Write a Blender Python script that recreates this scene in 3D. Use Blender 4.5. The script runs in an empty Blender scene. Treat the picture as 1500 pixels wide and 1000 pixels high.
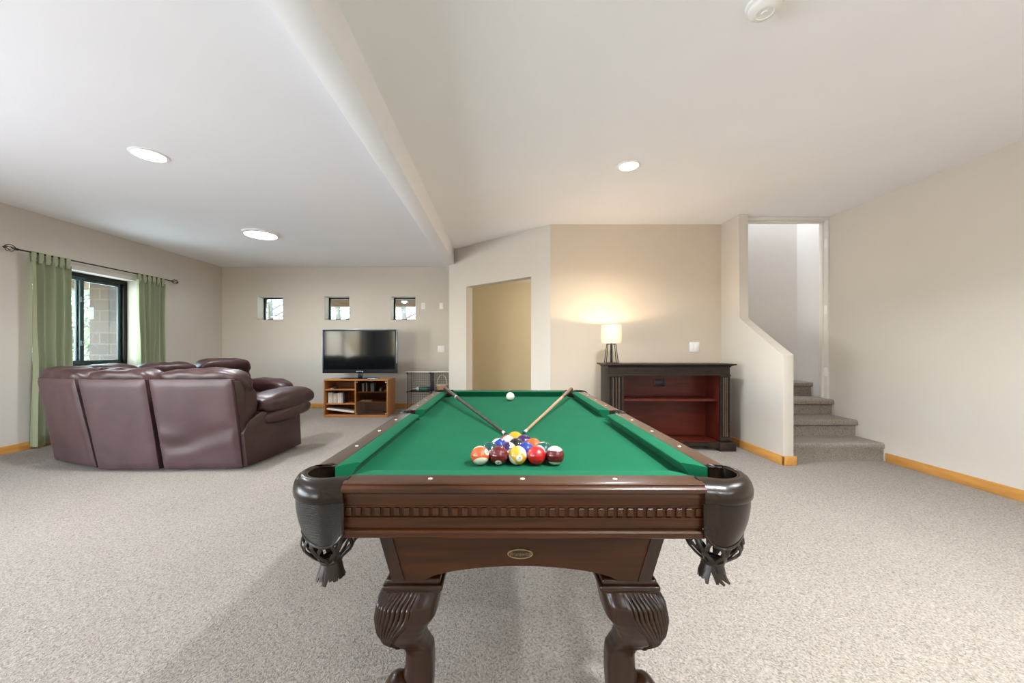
import bpy, bmesh, math, random
from mathutils import Vector, Matrix, noise

random.seed(7)
PI = math.pi
scene = bpy.context.scene
COL = scene.collection

# ------------------------------------------------------------------ materials
def new_mat(name):
    m = bpy.data.materials.new(name)
    m.use_nodes = True
    nt = m.node_tree
    b = nt.nodes['Principled BSDF']
    return m, nt, b

def N(nt, t, **kw):
    n = nt.nodes.new(t)
    for k, v in kw.items():
        if k in n.inputs:
            n.inputs[k].default_value = v
        else:
            setattr(n, k, v)
    return n

def coords(nt, scale=(1, 1, 1), kind='Object'):
    tc = nt.nodes.new('ShaderNodeTexCoord')
    mp = nt.nodes.new('ShaderNodeMapping')
    mp.inputs['Scale'].default_value = scale
    nt.links.new(tc.outputs[kind], mp.inputs['Vector'])
    return mp.outputs['Vector']

def ramp(nt, fac, stops):
    r = nt.nodes.new('ShaderNodeValToRGB')
    e = r.color_ramp.elements
    while len(e) < len(stops):
        e.new(0.5)
    for el, (p, c) in zip(e, stops):
        el.position = p
        el.color = (c[0], c[1], c[2], 1)
    nt.links.new(fac, r.inputs['Fac'])
    return r.outputs['Color']

def bump(nt, b, height, strength=0.3, dist=0.01, inp='Normal'):
    bn = nt.nodes.new('ShaderNodeBump')
    bn.inputs['Strength'].default_value = strength
    bn.inputs['Distance'].default_value = dist
    nt.links.new(height, bn.inputs['Height'])
    nt.links.new(bn.outputs['Normal'], b.inputs[inp])
    return bn

def plain(name, col, rough=0.5, metal=0.0, coat=0.0, spec=0.5, var=0.06, scale=12.0, bmp=0.0, bscale=60.0):
    m, nt, b = new_mat(name)
    v = coords(nt)
    n = N(nt, 'ShaderNodeTexNoise', Scale=scale, Detail=3.0)
    nt.links.new(v, n.inputs['Vector'])
    lo = [max(0, c * (1 - var)) for c in col]
    hi = [min(1, c * (1 + var)) for c in col]
    nt.links.new(ramp(nt, n.outputs['Fac'], [(0.3, lo), (0.7, hi)]), b.inputs['Base Color'])
    b.inputs['Roughness'].default_value = rough
    b.inputs['Metallic'].default_value = metal
    b.inputs['Coat Weight'].default_value = coat
    b.inputs['Coat Roughness'].default_value = 0.12
    b.inputs['Specular IOR Level'].default_value = spec
    if bmp:
        n2 = N(nt, 'ShaderNodeTexNoise', Scale=bscale, Detail=4.0)
        nt.links.new(v, n2.inputs['Vector'])
        bump(nt, b, n2.outputs['Fac'], bmp, 0.005)
    return m

def wood(name, dark, light, scale=(3, 40, 40), rough=0.35, coat=0.4, coat_rough=0.12):
    m, nt, b = new_mat(name)
    v = coords(nt, scale)
    n = N(nt, 'ShaderNodeTexNoise', Scale=1.0, Detail=5.0, Roughness=0.6, Distortion=0.6)
    nt.links.new(v, n.inputs['Vector'])
    nt.links.new(ramp(nt, n.outputs['Fac'], [(0.25, dark), (0.75, light)]), b.inputs['Base Color'])
    b.inputs['Roughness'].default_value = rough
    b.inputs['Coat Weight'].default_value = coat
    b.inputs['Coat Roughness'].default_value = coat_rough
    b.inputs['Specular IOR Level'].default_value = 0.27
    bump(nt, b, n.outputs['Fac'], 0.06, 0.002)
    return m

def emissive(name, col, strength, base=None):
    m, nt, b = new_mat(name)
    v = coords(nt)
    n = N(nt, 'ShaderNodeTexNoise', Scale=4.0)
    nt.links.new(v, n.inputs['Vector'])
    nt.links.new(ramp(nt, n.outputs['Fac'], [(0.0, [c * .97 for c in col]), (1.0, col)]), b.inputs['Emission Color'])
    b.inputs['Base Color'].default_value = (*(base or col), 1)
    b.inputs['Emission Strength'].default_value = strength
    return m

M = {}
M['wall'] = plain('wall_paint', (0.60, 0.553, 0.492), 0.85, spec=0.2, var=0.015, scale=2.0, bmp=0.05, bscale=150)
M['tan_wall'] = plain('tan_wall_tone', (0.56, 0.485, 0.395), 0.85, spec=0.2, var=0.015, scale=2.0, bmp=0.05, bscale=150)  # tanner tone for the wall behind the lamp
M['hall_wall'] = plain('hall_wall_warm_lit', (0.60, 0.53, 0.385), 0.85, spec=0.2, var=0.015, scale=2.0, bmp=0.05, bscale=150)  # warm lamp light put into the hall wall colour
M['stair_wall'] = plain('stairwell_cool_lit', (0.66, 0.64, 0.62), 0.85, spec=0.2, var=0.015, scale=2.0, bmp=0.05, bscale=150)  # cool daylight from upstairs painted in as a paler wall tone
M['ceiling'] = plain('ceiling_paint', (0.875, 0.868, 0.895), 0.9, spec=0.1, var=0.012, scale=1.5, bmp=0.05, bscale=120)
M['white'] = plain('white_plastic', (0.82, 0.81, 0.79), 0.35, var=0.02)
M['white_paint'] = plain('white_paint', (0.72, 0.69, 0.64), 0.4, var=0.02)
M['oak'] = wood('honey_oak', (0.46, 0.20, 0.045), (0.66, 0.33, 0.085), (25, 4, 25), 0.35, 0.3)
M['stand_wood'] = wood('orange_laminate', (0.36, 0.145, 0.045), (0.52, 0.235, 0.08), (6, 40, 40), 0.4, 0.2)
M['pool_wood'] = wood('mahogany_varnish', (0.015, 0.0040, 0.0006), (0.052, 0.0155, 0.0022), (3, 45, 45), 0.36, 0.08, 0.12)
M['pool_wood_y'] = wood('mahogany_varnish_lengthwise', (0.015, 0.0040, 0.0006), (0.052, 0.0155, 0.0022), (45, 3, 45), 0.36, 0.08, 0.12)
M['rail_wood'] = wood('mahogany_rail', (0.020, 0.0055, 0.0012), (0.065, 0.021, 0.005), (3, 45, 45), 0.3, 0.5, 0.12)
M['rail_wood_y'] = wood('mahogany_rail_lengthwise', (0.020, 0.0055, 0.0012), (0.065, 0.021, 0.005), (45, 3, 45), 0.3, 0.5, 0.12)
M['leg_wood'] = wood('dark_mahogany_carving', (0.010, 0.0032, 0.001), (0.030, 0.010, 0.003), (30, 30, 4), 0.32, 0.35, 0.1)
M['ebony'] = wood('ebonised_wood', (0.011, 0.007, 0.0045), (0.032, 0.021, 0.013), (6, 40, 40), 0.5, 0.08, 0.2)
M['cherry'] = wood('red_cherry', (0.052, 0.006, 0.003), (0.115, 0.016, 0.007), (3, 40, 30), 0.42, 0.15, 0.15)
M['ebony_glint_wear'] = wood('worn_ebonised_glint', (0.09, 0.062, 0.04), (0.17, 0.125, 0.085), (40, 40, 8), 0.45, 0.1)  # ridge glints and wear mixed into one lighter brown
M['black'] = plain('black_plastic', (0.012, 0.012, 0.013), 0.3, var=0.1)
M['black_metal'] = plain('black_metal', (0.018, 0.016, 0.015), 0.4, metal=0.6, var=0.1)
M['bronze'] = plain('bronze_iron', (0.05, 0.036, 0.026), 0.45, metal=0.7, var=0.2)
M['brass'] = plain('aged_brass', (0.20, 0.13, 0.06), 0.5, metal=0.5, var=0.15, scale=60)
M['brass_dark'] = plain('dark_brass', (0.03, 0.019, 0.008), 0.55, metal=0.3, var=0.15, scale=60)
M['pearl'] = plain('pearl_inlay', (0.85, 0.78, 0.62), 0.25, var=0.06, scale=90)
M['screen'] = plain('glossy_screen', (0.004, 0.005, 0.0065), 0.08, spec=0.2, var=0.05)
M['silver'] = plain('silver_trim', (0.55, 0.56, 0.58), 0.25, metal=0.9, var=0.05)
M['paper'] = plain('paper_white', (0.72, 0.67, 0.58), 0.7, var=0.08, scale=30)
M['paper_tan'] = plain('worn_paper', (0.55, 0.46, 0.35), 0.7, var=0.15, scale=40)
M['paper_tan2'] = plain('foxed_paper', (0.50, 0.44, 0.37), 0.7, var=0.2, scale=40)
M['case_white'] = plain('case_white', (0.66, 0.66, 0.66), 0.4, var=0.1, scale=40)
M['case_blue'] = plain('case_blue', (0.42, 0.50, 0.60), 0.4, var=0.1, scale=40)
M['case_dark'] = plain('case_dark', (0.03, 0.03, 0.035), 0.4, var=0.2, scale=40)
M['wicker'] = plain('wicker', (0.55, 0.33, 0.19), 0.7, var=0.25, scale=120, bmp=0.4, bscale=200)
M['wicker_pale'] = plain('pale_cane', (0.80, 0.68, 0.55), 0.6, var=0.1, scale=120)
M['green_label'] = plain('green_label', (0.02, 0.16, 0.09), 0.4, var=0.1, scale=40)
M['stud'] = plain('chrome_stud', (0.6, 0.6, 0.6), 0.25, metal=1.0, var=0.03)

def felt_mat(name='green_felt', base=(0.006, 0.108, 0.048)):
    m, nt, b = new_mat(name)
    v = coords(nt)
    n = N(nt, 'ShaderNodeTexNoise', Scale=420.0, Detail=2.0)
    n2 = N(nt, 'ShaderNodeTexNoise', Scale=5.0, Detail=3.0)
    nt.links.new(v, n.inputs['Vector']); nt.links.new(v, n2.inputs['Vector'])
    mx = N(nt, 'ShaderNodeMix', data_type='FLOAT')
    mx.inputs[0].default_value = 0.4
    nt.links.new(n.outputs['Fac'], mx.inputs[2]); nt.links.new(n2.outputs['Fac'], mx.inputs[3])
    lo = [c * 0.86 for c in base]; hi = [c * 1.14 for c in base]
    nt.links.new(ramp(nt, mx.outputs[0], [(0.3, lo), (0.7, hi)]), b.inputs['Base Color'])
    b.inputs['Roughness'].default_value = 0.95
    b.inputs['Specular IOR Level'].default_value = 0.1
    b.inputs['Sheen Weight'].default_value = 0.03
    b.inputs['Sheen Roughness'].default_value = 0.5
    b.inputs['Sheen Tint'].default_value = (0.5, 0.9, 0.7, 1)
    bump(nt, b, n.outputs['Fac'], 0.12, 0.001)
    return m
M['felt'] = felt_mat()

def carpet_mat(name='greige_carpet', k=1.0, dk=1.0):
    m, nt, b = new_mat(name)
    v = coords(nt)
    warp = N(nt, 'ShaderNodeTexNoise', Scale=45.0, Detail=2.0)
    nt.links.new(v, warp.inputs['Vector'])
    addv = N(nt, 'ShaderNodeMixRGB', blend_type='ADD')
    addv.inputs['Fac'].default_value = 0.03
    nt.links.new(v, addv.inputs['Color1']); nt.links.new(warp.outputs['Color'], addv.inputs['Color2'])
    n = N(nt, 'ShaderNodeTexNoise', Scale=125.0, Detail=3.0, Roughness=0.6)
    nt.links.new(addv.outputs['Color'], n.inputs['Vector'])
    vo = N(nt, 'ShaderNodeTexVoronoi', Scale=130.0, feature='SMOOTH_F1')
    nt.links.new(addv.outputs['Color'], vo.inputs['Vector'])
    big = N(nt, 'ShaderNodeTexNoise', Scale=1.6, Detail=4.0, Roughness=0.55)
    nt.links.new(v, big.inputs['Vector'])
    h = N(nt, 'ShaderNodeMath', operation='SUBTRACT')
    nt.links.new(n.outputs['Fac'], h.inputs[0])
    vs = N(nt, 'ShaderNodeMath', operation='MULTIPLY'); vs.inputs[1].default_value = 0.28
    nt.links.new(vo.outputs['Distance'], vs.inputs[0])
    nt.links.new(vs.outputs[0], h.inputs[1])
    bg = N(nt, 'ShaderNodeMath', operation='MULTIPLY_ADD'); bg.inputs[1].default_value = 0.10
    nt.links.new(big.outputs['Fac'], bg.inputs[0]); nt.links.new(h.outputs[0], bg.inputs[2])
    s = lambda c, q: tuple(x * q for x in c)
    nt.links.new(ramp(nt, bg.outputs[0], [(0.26, s((0.28, 0.230, 0.183), k * dk)), (0.42, s((0.475, 0.405, 0.333), k)), (0.60, s((0.64, 0.555, 0.465), k))]), b.inputs['Base Color'])
    b.inputs['Roughness'].default_value = 1.0
    b.inputs['Specular IOR Level'].default_value = 0.05
    b.inputs['Sheen Weight'].default_value = 0.2
    bump(nt, b, h.outputs[0], 0.9, 0.012)
    return m
M['carpet'] = carpet_mat('greige_carpet', 0.60)
M['carpet_stair'] = carpet_mat('stair_carpet', 0.62)

def leather_mat(name, col, rough=0.38, wr=0.25, scale=9.0, fine=0.12, spec=0.5):
    m, nt, b = new_mat(name)
    v = coords(nt)
    n = N(nt, 'ShaderNodeTexNoise', Scale=scale, Detail=4.0, Roughness=0.55, Distortion=0.7)
    f = N(nt, 'ShaderNodeTexVoronoi', Scale=260.0)
    nt.links.new(v, n.inputs['Vector']); nt.links.new(v, f.inputs['Vector'])
    lo = [c * 0.8 for c in col]; hi = [c * 1.2 for c in col]
    nt.links.new(ramp(nt, n.outputs['Fac'], [(0.3, lo), (0.7, hi)]), b.inputs['Base Color'])
    b.inputs['Roughness'].default_value = rough
    b.inputs['Specular IOR Level'].default_value = spec
    b1 = bump(nt, b, n.outputs['Fac'], wr, 0.012)
    b2 = nt.nodes.new('ShaderNodeBump')
    b2.inputs['Strength'].default_value = fine; b2.inputs['Distance'].default_value = 0.001
    nt.links.new(f.outputs['Distance'], b2.inputs['Height'])
    nt.links.new(b1.outputs['Normal'], b2.inputs['Normal'])
    nt.links.new(b2.outputs['Normal'], b.inputs['Normal'])
    return m
M['sofa'] = leather_mat('burgundy_leather', (0.042, 0.016, 0.0155), 0.4, 0.35, 7.0)
M['sofa_back'] = leather_mat('burgundy_vinyl', (0.066, 0.034, 0.037), 0.48, 0.10, 4.0)
M['sofa_dark'] = leather_mat('burgundy_lining', (0.022, 0.009, 0.009), 0.6, 0.1, 6.0)
M['pocket_leather'] = leather_mat('brown_pocket_leather', (0.013, 0.0075, 0.004), 0.27, 0.03, 20.0, 0.06, 0.28)
M['strap'] = leather_mat('dark_strap_leather', (0.018, 0.012, 0.008), 0.4, 0.1, 40.0, 0.12, 0.35)

def weave_leather():
    m, nt, b = new_mat('basket_weave_leather')
    v = coords(nt, (1, 1, 1), 'UV')
    ck = N(nt, 'ShaderNodeTexBrick', Scale=1.0)
    ck.inputs['Brick Width'].default_value = 0.10
    ck.inputs['Row Height'].default_value = 0.05
    ck.inputs['Mortar Size'].default_value = 0.012
    ck.inputs['Mortar Smooth'].default_value = 0.8
    nt.links.new(v, ck.inputs['Vector'])
    n = N(nt, 'ShaderNodeTexNoise', Scale=8.0)
    nt.links.new(v, n.inputs['Vector'])
    nt.links.new(ramp(nt, n.outputs['Fac'], [(0.3, (0.008, 0.006, 0.005)), (0.7, (0.015, 0.011, 0.008))]), b.inputs['Base Color'])
    b.inputs['Roughness'].default_value = 0.36
    b.inputs['Specular IOR Level'].default_value = 0.35
    inv = N(nt, 'ShaderNodeMath', operation='SUBTRACT'); inv.inputs[0].default_value = 1.0
    nt.links.new(ck.outputs['Fac'], inv.inputs[1])
    bump(nt, b, inv.outputs[0], 0.5, 0.002)
    return m
M['weave'] = weave_leather()

def curtain_mat():
    m, nt, b = new_mat('sage_curtain_cloth')
    v = coords(nt)
    n = N(nt, 'ShaderNodeTexNoise', Scale=300.0, Detail=2.0)
    nt.links.new(v, n.inputs['Vector'])
    c = ramp(nt, n.outputs['Fac'], [(0.3, (0.33, 0.355, 0.225)), (0.7, (0.42, 0.445, 0.295))])
    nt.links.new(c, b.inputs['Base Color'])
    b.inputs['Roughness'].default_value = 0.9
    tr = nt.nodes.new('ShaderNodeBsdfTranslucent')
    tr.inputs['Color'].default_value = (0.50, 0.57, 0.45, 1)
    mx = nt.nodes.new('ShaderNodeMixShader'); mx.inputs['Fac'].default_value = 0.16
    out = nt.nodes['Material Output']
    nt.links.new(b.outputs['BSDF'], mx.inputs[1]); nt.links.new(tr.outputs['BSDF'], mx.inputs[2])
    nt.links.new(mx.outputs[0], out.inputs['Surface'])
    bump(nt, b, n.outputs['Fac'], 0.1, 0.001)
    return m
M['curtain'] = curtain_mat()

def shade_mat():
    m, nt, b = new_mat('linen_lamp_shade')
    v = coords(nt, (200, 200, 200))
    n = N(nt, 'ShaderNodeTexNoise', Scale=1.0, Detail=2.0)
    nt.links.new(v, n.inputs['Vector'])
    c = ramp(nt, n.outputs['Fac'], [(0.3, (0.84, 0.82, 0.76)), (0.7, (0.90, 0.88, 0.83))])
    nt.links.new(c, b.inputs['Base Color'])
    b.inputs['Roughness'].default_value = 0.9
    tr = nt.nodes.new('ShaderNodeBsdfTranslucent')
    tr.inputs['Color'].default_value = (0.92, 0.84, 0.68, 1)
    mx = nt.nodes.new('ShaderNodeMixShader'); mx.inputs['Fac'].default_value = 0.6
    nt.links.new(b.outputs['BSDF'], mx.inputs[1]); nt.links.new(tr.outputs['BSDF'], mx.inputs[2])
    nt.links.new(mx.outputs[0], nt.nodes['Material Output'].inputs['Surface'])
    return m
M['shade'] = shade_mat()

def glass_mat(name='window_glass', tint=(0.90, 0.97, 0.96), refl=0.03):
    m, nt, b = new_mat(name)
    t = nt.nodes.new('ShaderNodeBsdfTransparent'); t.inputs['Color'].default_value = (*tint, 1)
    g = nt.nodes.new('ShaderNodeBsdfGlossy'); g.inputs['Roughness'].default_value = 0.02
    v = coords(nt)
    n = N(nt, 'ShaderNodeTexNoise', Scale=2.0)
    nt.links.new(v, n.inputs['Vector'])
    nt.links.new(ramp(nt, n.outputs['Fac'], [(0.0, (0.9, 0.9, 0.9)), (1.0, (1, 1, 1))]), g.inputs['Color'])
    mx = nt.nodes.new('ShaderNodeMixShader'); mx.inputs['Fac'].default_value = refl
    nt.links.new(t.outputs[0], mx.inputs[1]); nt.links.new(g.outputs[0], mx.inputs[2])
    nt.links.new(mx.outputs[0], nt.nodes['Material Output'].inputs['Surface'])
    return m
M['glass'] = glass_mat()
M['smoke_glass'] = glass_mat('smoked_glass', (0.72, 0.69, 0.64), 0.05)

def block_mat(name, c1, c2, mortar, w, h):
    m, nt, b = new_mat(name)
    tc = nt.nodes.new('ShaderNodeTexCoord')
    sx = nt.nodes.new('ShaderNodeSeparateXYZ'); nt.links.new(tc.outputs['Object'], sx.inputs[0])
    ad = N(nt, 'ShaderNodeMath', operation='ADD'); nt.links.new(sx.outputs['X'], ad.inputs[0]); nt.links.new(sx.outputs['Y'], ad.inputs[1])
    cb = nt.nodes.new('ShaderNodeCombineXYZ'); nt.links.new(ad.outputs[0], cb.inputs['X']); nt.links.new(sx.outputs['Z'], cb.inputs['Y'])
    br = N(nt, 'ShaderNodeTexBrick', Scale=1.0)
    br.inputs['Brick Width'].default_value = w; br.inputs['Row Height'].default_value = h
    br.inputs['Mortar Size'].default_value = 0.012
    br.inputs['Color1'].default_value = (*c1, 1); br.inputs['Color2'].default_value = (*c2, 1); br.inputs['Mortar'].default_value = (*mortar, 1)
    nt.links.new(cb.outputs[0], br.inputs['Vector'])
    nt.links.new(br.outputs['Color'], b.inputs['Base Color'])
    b.inputs['Roughness'].default_value = 0.95
    inv = N(nt, 'ShaderNodeMath', operation='SUBTRACT'); inv.inputs[0].default_value = 1.0
    nt.links.new(br.outputs['Fac'], inv.inputs[1])
    bump(nt, b, inv.outputs[0], 0.5, 0.01)
    return m
M['block'] = block_mat('grey_block', (0.20, 0.20, 0.19), (0.16, 0.16, 0.155), (0.30, 0.30, 0.29), 0.40, 0.20)
M['brick'] = block_mat('pink_brick', (0.19, 0.145, 0.125), (0.155, 0.12, 0.105), (0.21, 0.175, 0.155), 0.40, 0.20)
M['timber'] = wood('weathered_timber', (0.17, 0.10, 0.06), (0.30, 0.19, 0.12), (4, 30, 30), 0.8, 0.0)
M['patio'] = plain('patio_concrete', (0.45, 0.42, 0.38), 0.9, var=0.1, scale=5)
M['leaf'] = plain('leaf_green', (0.20, 0.30, 0.12), 0.6, var=0.35, scale=6)
M['leaf2'] = plain('leaf_pale_green', (0.40, 0.46, 0.28), 0.6, var=0.35, scale=6)
M['bark'] = plain('bark', (0.16, 0.13, 0.11), 0.9, var=0.3, scale=12)
M['soil'] = plain('dry_ground', (0.45, 0.40, 0.32), 0.95, var=0.2, scale=3)

M['can'] = emissive('lit_lens', (1.0, 0.97, 0.92), 6.0)
M['bulb'] = emissive('lit_bulb', (1.0, 0.86, 0.64), 12.0)

# ------------------------------------------------------------------ mesh builder
class MB:
    def __init__(self):
        self.bm = bmesh.new()
        self.uv = None

    def faces(self, verts, faces):
        vs = [self.bm.verts.new(v) for v in verts]
        out = []
        for f in faces:
            try:
                out.append(self.bm.faces.new([vs[i] for i in f]))
            except ValueError:
                pass
        return vs, out

    def box(self, x0, x1, y0, y1, z0, z1, bev=0.0, seg=2, mat=None):
        vs, fs = self.faces([(x0, y0, z0), (x1, y0, z0), (x1, y1, z0), (x0, y1, z0), (x0, y0, z1), (x1, y0, z1), (x1, y1, z1), (x0, y1, z1)],
                            [(3, 2, 1, 0), (4, 5, 6, 7), (0, 1, 5, 4), (1, 2, 6, 5), (2, 3, 7, 6), (3, 0, 4, 7)])
        if mat is not None:
            for v in vs: v.co = mat @ v.co
        if bev:
            ed = {e for v in vs for e in v.link_edges}
            bmesh.ops.bevel(self.bm, geom=list(ed), offset=bev, segments=seg, affect='EDGES', profile=0.5)
        return self

    def prism(self, pts, axis, a, b, bev=0.0, seg=2, edges=None):
        """extrude polygon (2-D) along axis: 'x' -> pts are (y,z); 'y' -> (x,z); 'z' -> (x,y)"""
        def P(p, t):
            return {'x': (t, p[0], p[1]), 'y': (p[0], t, p[1]), 'z': (p[0], p[1], t)}[axis]
        n = len(pts)
        vs, fs = self.faces([P(p, a) for p in pts] + [P(p, b) for p in pts],
                            [tuple(range(n))[::-1], tuple(range(n, 2 * n))] + [(i, (i + 1) % n, n + (i + 1) % n, n + i) for i in range(n)])
        if bev:
            ed = {e for v in vs for e in v.link_edges}
            bmesh.ops.bevel(self.bm, geom=list(ed), offset=bev, segments=seg, affect='EDGES', profile=0.5)
        return self

    def loft(self, rings, closed=True, caps=True):
        """rings: list of equal-length point lists"""
        n = len(rings[0])
        vs = []
        for r in rings:
            vs.append([self.bm.verts.new(p) for p in r])
        m = n if closed else n - 1
        for a, b in zip(vs[:-1], vs[1:]):
            for i in range(m):
                j = (i + 1) % n
                try: self.bm.faces.new((a[i], a[j], b[j], b[i]))
                except ValueError: pass
        if caps and closed:
            try:
                self.bm.faces.new(vs[0][::-1]); self.bm.faces.new(vs[-1])
            except ValueError: pass
        return self

    def tube(self, pts, r, seg=10, caps=True):
        pts = [Vector(p) for p in pts]
        rs = r if isinstance(r, (list, tuple)) else [r] * len(pts)
        rings = []
        up = Vector((0, 0, 1))
        prev = None
        for i, p in enumerate(pts):
            t = (pts[min(i + 1, len(pts) - 1)] - pts[max(i - 1, 0)]).normalized()
            if prev is None:
                ref = up if abs(t.z) < 0.9 else Vector((1, 0, 0))
                x = t.cross(ref).normalized()
            else:
                x = (prev - t * prev.dot(t)).normalized()
            prev = x
            y = t.cross(x)
            rings.append([p + (x * math.cos(2 * PI * k / seg) + y * math.sin(2 * PI * k / seg)) * rs[i] for k in range(seg)])
        return self.loft(rings, True, caps)

    def ribbon(self, pts, w, t, nrm=None):
        """flat strap along pts; nrm gives the outward normal per point"""
        pts = [Vector(p) for p in pts]
        rings = []
        for i, p in enumerate(pts):
            d = (pts[min(i + 1, len(pts) - 1)] - pts[max(i - 1, 0)]).normalized()
            nn = Vector(nrm[i]).normalized()
            s = d.cross(nn).normalized()
            nn = s.cross(d).normalized()
            ww = w[i] if isinstance(w, (list, tuple)) else w
            rings.append([p + s * ww / 2 + nn * t / 2, p + s * ww * .3 + nn * t * .8, p - s * ww * .3 + nn * t * .8, p - s * ww / 2 + nn * t / 2, p - s * ww / 2 - nn * t / 2, p + s * ww / 2 - nn * t / 2])
        return self.loft(rings, True, True)

    def lathe(self, prof, seg=32, c=(0, 0, 0), caps=True):
        rings = [[(c[0] + r * math.cos(2 * PI * k / seg), c[1] + r * math.sin(2 * PI * k / seg), c[2] + z) for k in range(seg)] for r, z in prof]
        return self.loft(rings, True, caps)

    def sphere(self, c, r, u=24, v=16):
        bmesh.ops.create_uvsphere(self.bm, u_segments=u, v_segments=v, radius=r, matrix=Matrix.Translation(c))
        return self

    def soft(self, c, size, n=4.0, sub=10, mat=None, wr=0.0, wscale=6.0, seed=0.0, fn=None):
        """rounded puffy block: superquadric with optional wrinkles"""
        tmp = bmesh.new()
        bmesh.ops.create_cube(tmp, size=2.0)
        bmesh.ops.subdivide_edges(tmp, edges=tmp.edges[:], cuts=sub, use_grid_fill=True)
        tmp.verts.ensure_lookup_table()
        idx = {}
        for v in tmp.verts:
            p = v.co.copy()
            d = p.normalized()
            r = 1.0 / (abs(d.x) ** n + abs(d.y) ** n + abs(d.z) ** n) ** (1 / n)
            q = d * r
            # spread so faces stay evenly sampled
            q = Vector((q.x * size[0] / 2, q.y * size[1] / 2, q.z * size[2] / 2))
            if fn: q = fn(q)
            if wr:
                w = noise.noise(Vector((q.x * wscale + seed, q.y * wscale, q.z * wscale)))
                w += .5 * noise.noise(Vector((q.x * wscale * 2.3, q.y * wscale * 2.3 + seed, q.z * wscale * 2.3)))
                q += d * w * wr
            if mat is not None: q = mat @ q
            idx[v] = self.bm.verts.new(q + Vector(c))
        for f in tmp.faces:
            self.bm.faces.new([idx[v] for v in f.verts])
        tmp.free()
        return self

    def build(self, name, mat, parent=None, smooth=True, angle=35, loc=None):
        bmesh.ops.recalc_face_normals(self.bm, faces=self.bm.faces[:])
        me = bpy.data.meshes.new(name)
        self.bm.to_mesh(me); self.bm.free()
        me.materials.append(M[mat] if isinstance(mat, str) else mat)
        if smooth:
            me.polygons.foreach_set('use_smooth', [True] * len(me.polygons))
            me.set_sharp_from_angle(angle=math.radians(angle))
        o = bpy.data.objects.new(name, me)
        COL.objects.link(o)
        if parent is not None: o.parent = parent
        if loc is not None: o.location = loc
        return o

def tag(o, label=None, cat=None, group=None, kind=None):
    if label: o['label'] = label
    if cat: o['category'] = cat
    if group: o['group'] = group
    if kind: o['kind'] = kind
    return o

def thing(name, loc, label, cat, group=None, rz=0.0):
    o = bpy.data.objects.new(name, None)
    COL.objects.link(o)
    o.location = loc; o.rotation_euler = (0, 0, rz)
    o.empty_display_size = 0.1
    return tag(o, label, cat, group)

def structure(o, label=None, cat=None):
    o['kind'] = 'structure'
    return tag(o, label, cat)

def text_data(s, size, extrude=0.0, shear=0.0, bold=0.0):
    cu = bpy.data.curves.new('lettering', 'FONT')
    cu.body = s; cu.size = size; cu.extrude = extrude; cu.shear = shear; cu.offset = bold
    cu.align_x = 'CENTER'; cu.align_y = 'CENTER'
    o = bpy.data.objects.new('lettering', cu); COL.objects.link(o)
    dg = bpy.context.evaluated_depsgraph_get()
    ev = o.evaluated_get(dg)
    me = ev.to_mesh()
    v = [tuple(p.co) for p in me.vertices]; f = [tuple(p.vertices) for p in me.polygons]
    ev.to_mesh_clear()
    bpy.data.objects.remove(o); bpy.data.curves.remove(cu)
    return v, f

# ------------------------------------------------------------------ room dimensions (metres; camera stands at x=0, y=0)
H = 2.60                     # ceiling
XL, XR = -5.15, 3.743        # left / right wall faces
YB = 6.80                    # far wall with the television
YL = 4.46                    # wall with the lamp
YF = -2.6                    # wall behind the camera
P1 = (0.595, YL); P2 = (-0.80, 5.67)   # angled wall with doorway
XS0, XS1 = 2.66, 2.76        # stair half wall

# floor / ceiling
structure(MB().box(XL - .25, XR + .15, YF - .2, 7.05, -0.12, 0.0).build('floor', 'carpet'), 'greige cut pile carpet across the whole room', 'floor')
c = MB()
c.box(XL - .25, XR + .15, YF - .2, 4.20, H, H + .12)
c.box(XL - .25, XS1, 4.20, 7.05, H, H + .12)
structure(c.build('ceiling', 'ceiling'), 'smooth white painted ceiling', 'ceiling')
structure(MB().box(-0.865, -0.71, YF, YB, 2.38, H + .01, 0.004, 2).build('beam', 'ceiling'), 'white boxed ceiling beam running the length of the room', 'beam')

# left wall, with one window in view and a glass door beside the camera
WY0, WY1, WZ0, WZ1 = 4.05, 5.237, 0.85, 2.05
DY0, DY1, DZ1 = -1.9, 1.3, 2.12
w = MB()
xo = XL - .25
w.box(xo, XL, YF - .2, DY0, 0, H); w.box(xo, XL, DY0, DY1, DZ1, H); w.box(xo, XL, DY1, WY0, 0, H)
w.box(xo, XL, WY0, WY1, 0, WZ0); w.box(xo, XL, WY0, WY1, WZ1, H); w.box(xo, XL, WY1, 7.05, 0, H)
structure(w.build('wall_left', 'wall'), 'beige wall with the curtained window', 'wall')

# far wall with three small windows
WX = [(-4.497, -4.03), (-3.262, -2.80), (-2.03, -1.58)]
w = MB()
z0, z1 = 1.625, 2.057
xs = [XL] + [v for p in WX for v in p] + [-0.62]
for i in range(0, len(xs), 2):
    w.box(xs[i], xs[i + 1], YB, YB + .25, 0, H)
for a, b in WX:
    w.box(a, b, YB, YB + .25, 0, z0); w.box(a, b, YB, YB + .25, z1, H)
structure(w.build('wall_back', 'wall'), 'beige far wall with three small square windows', 'wall')

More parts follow.
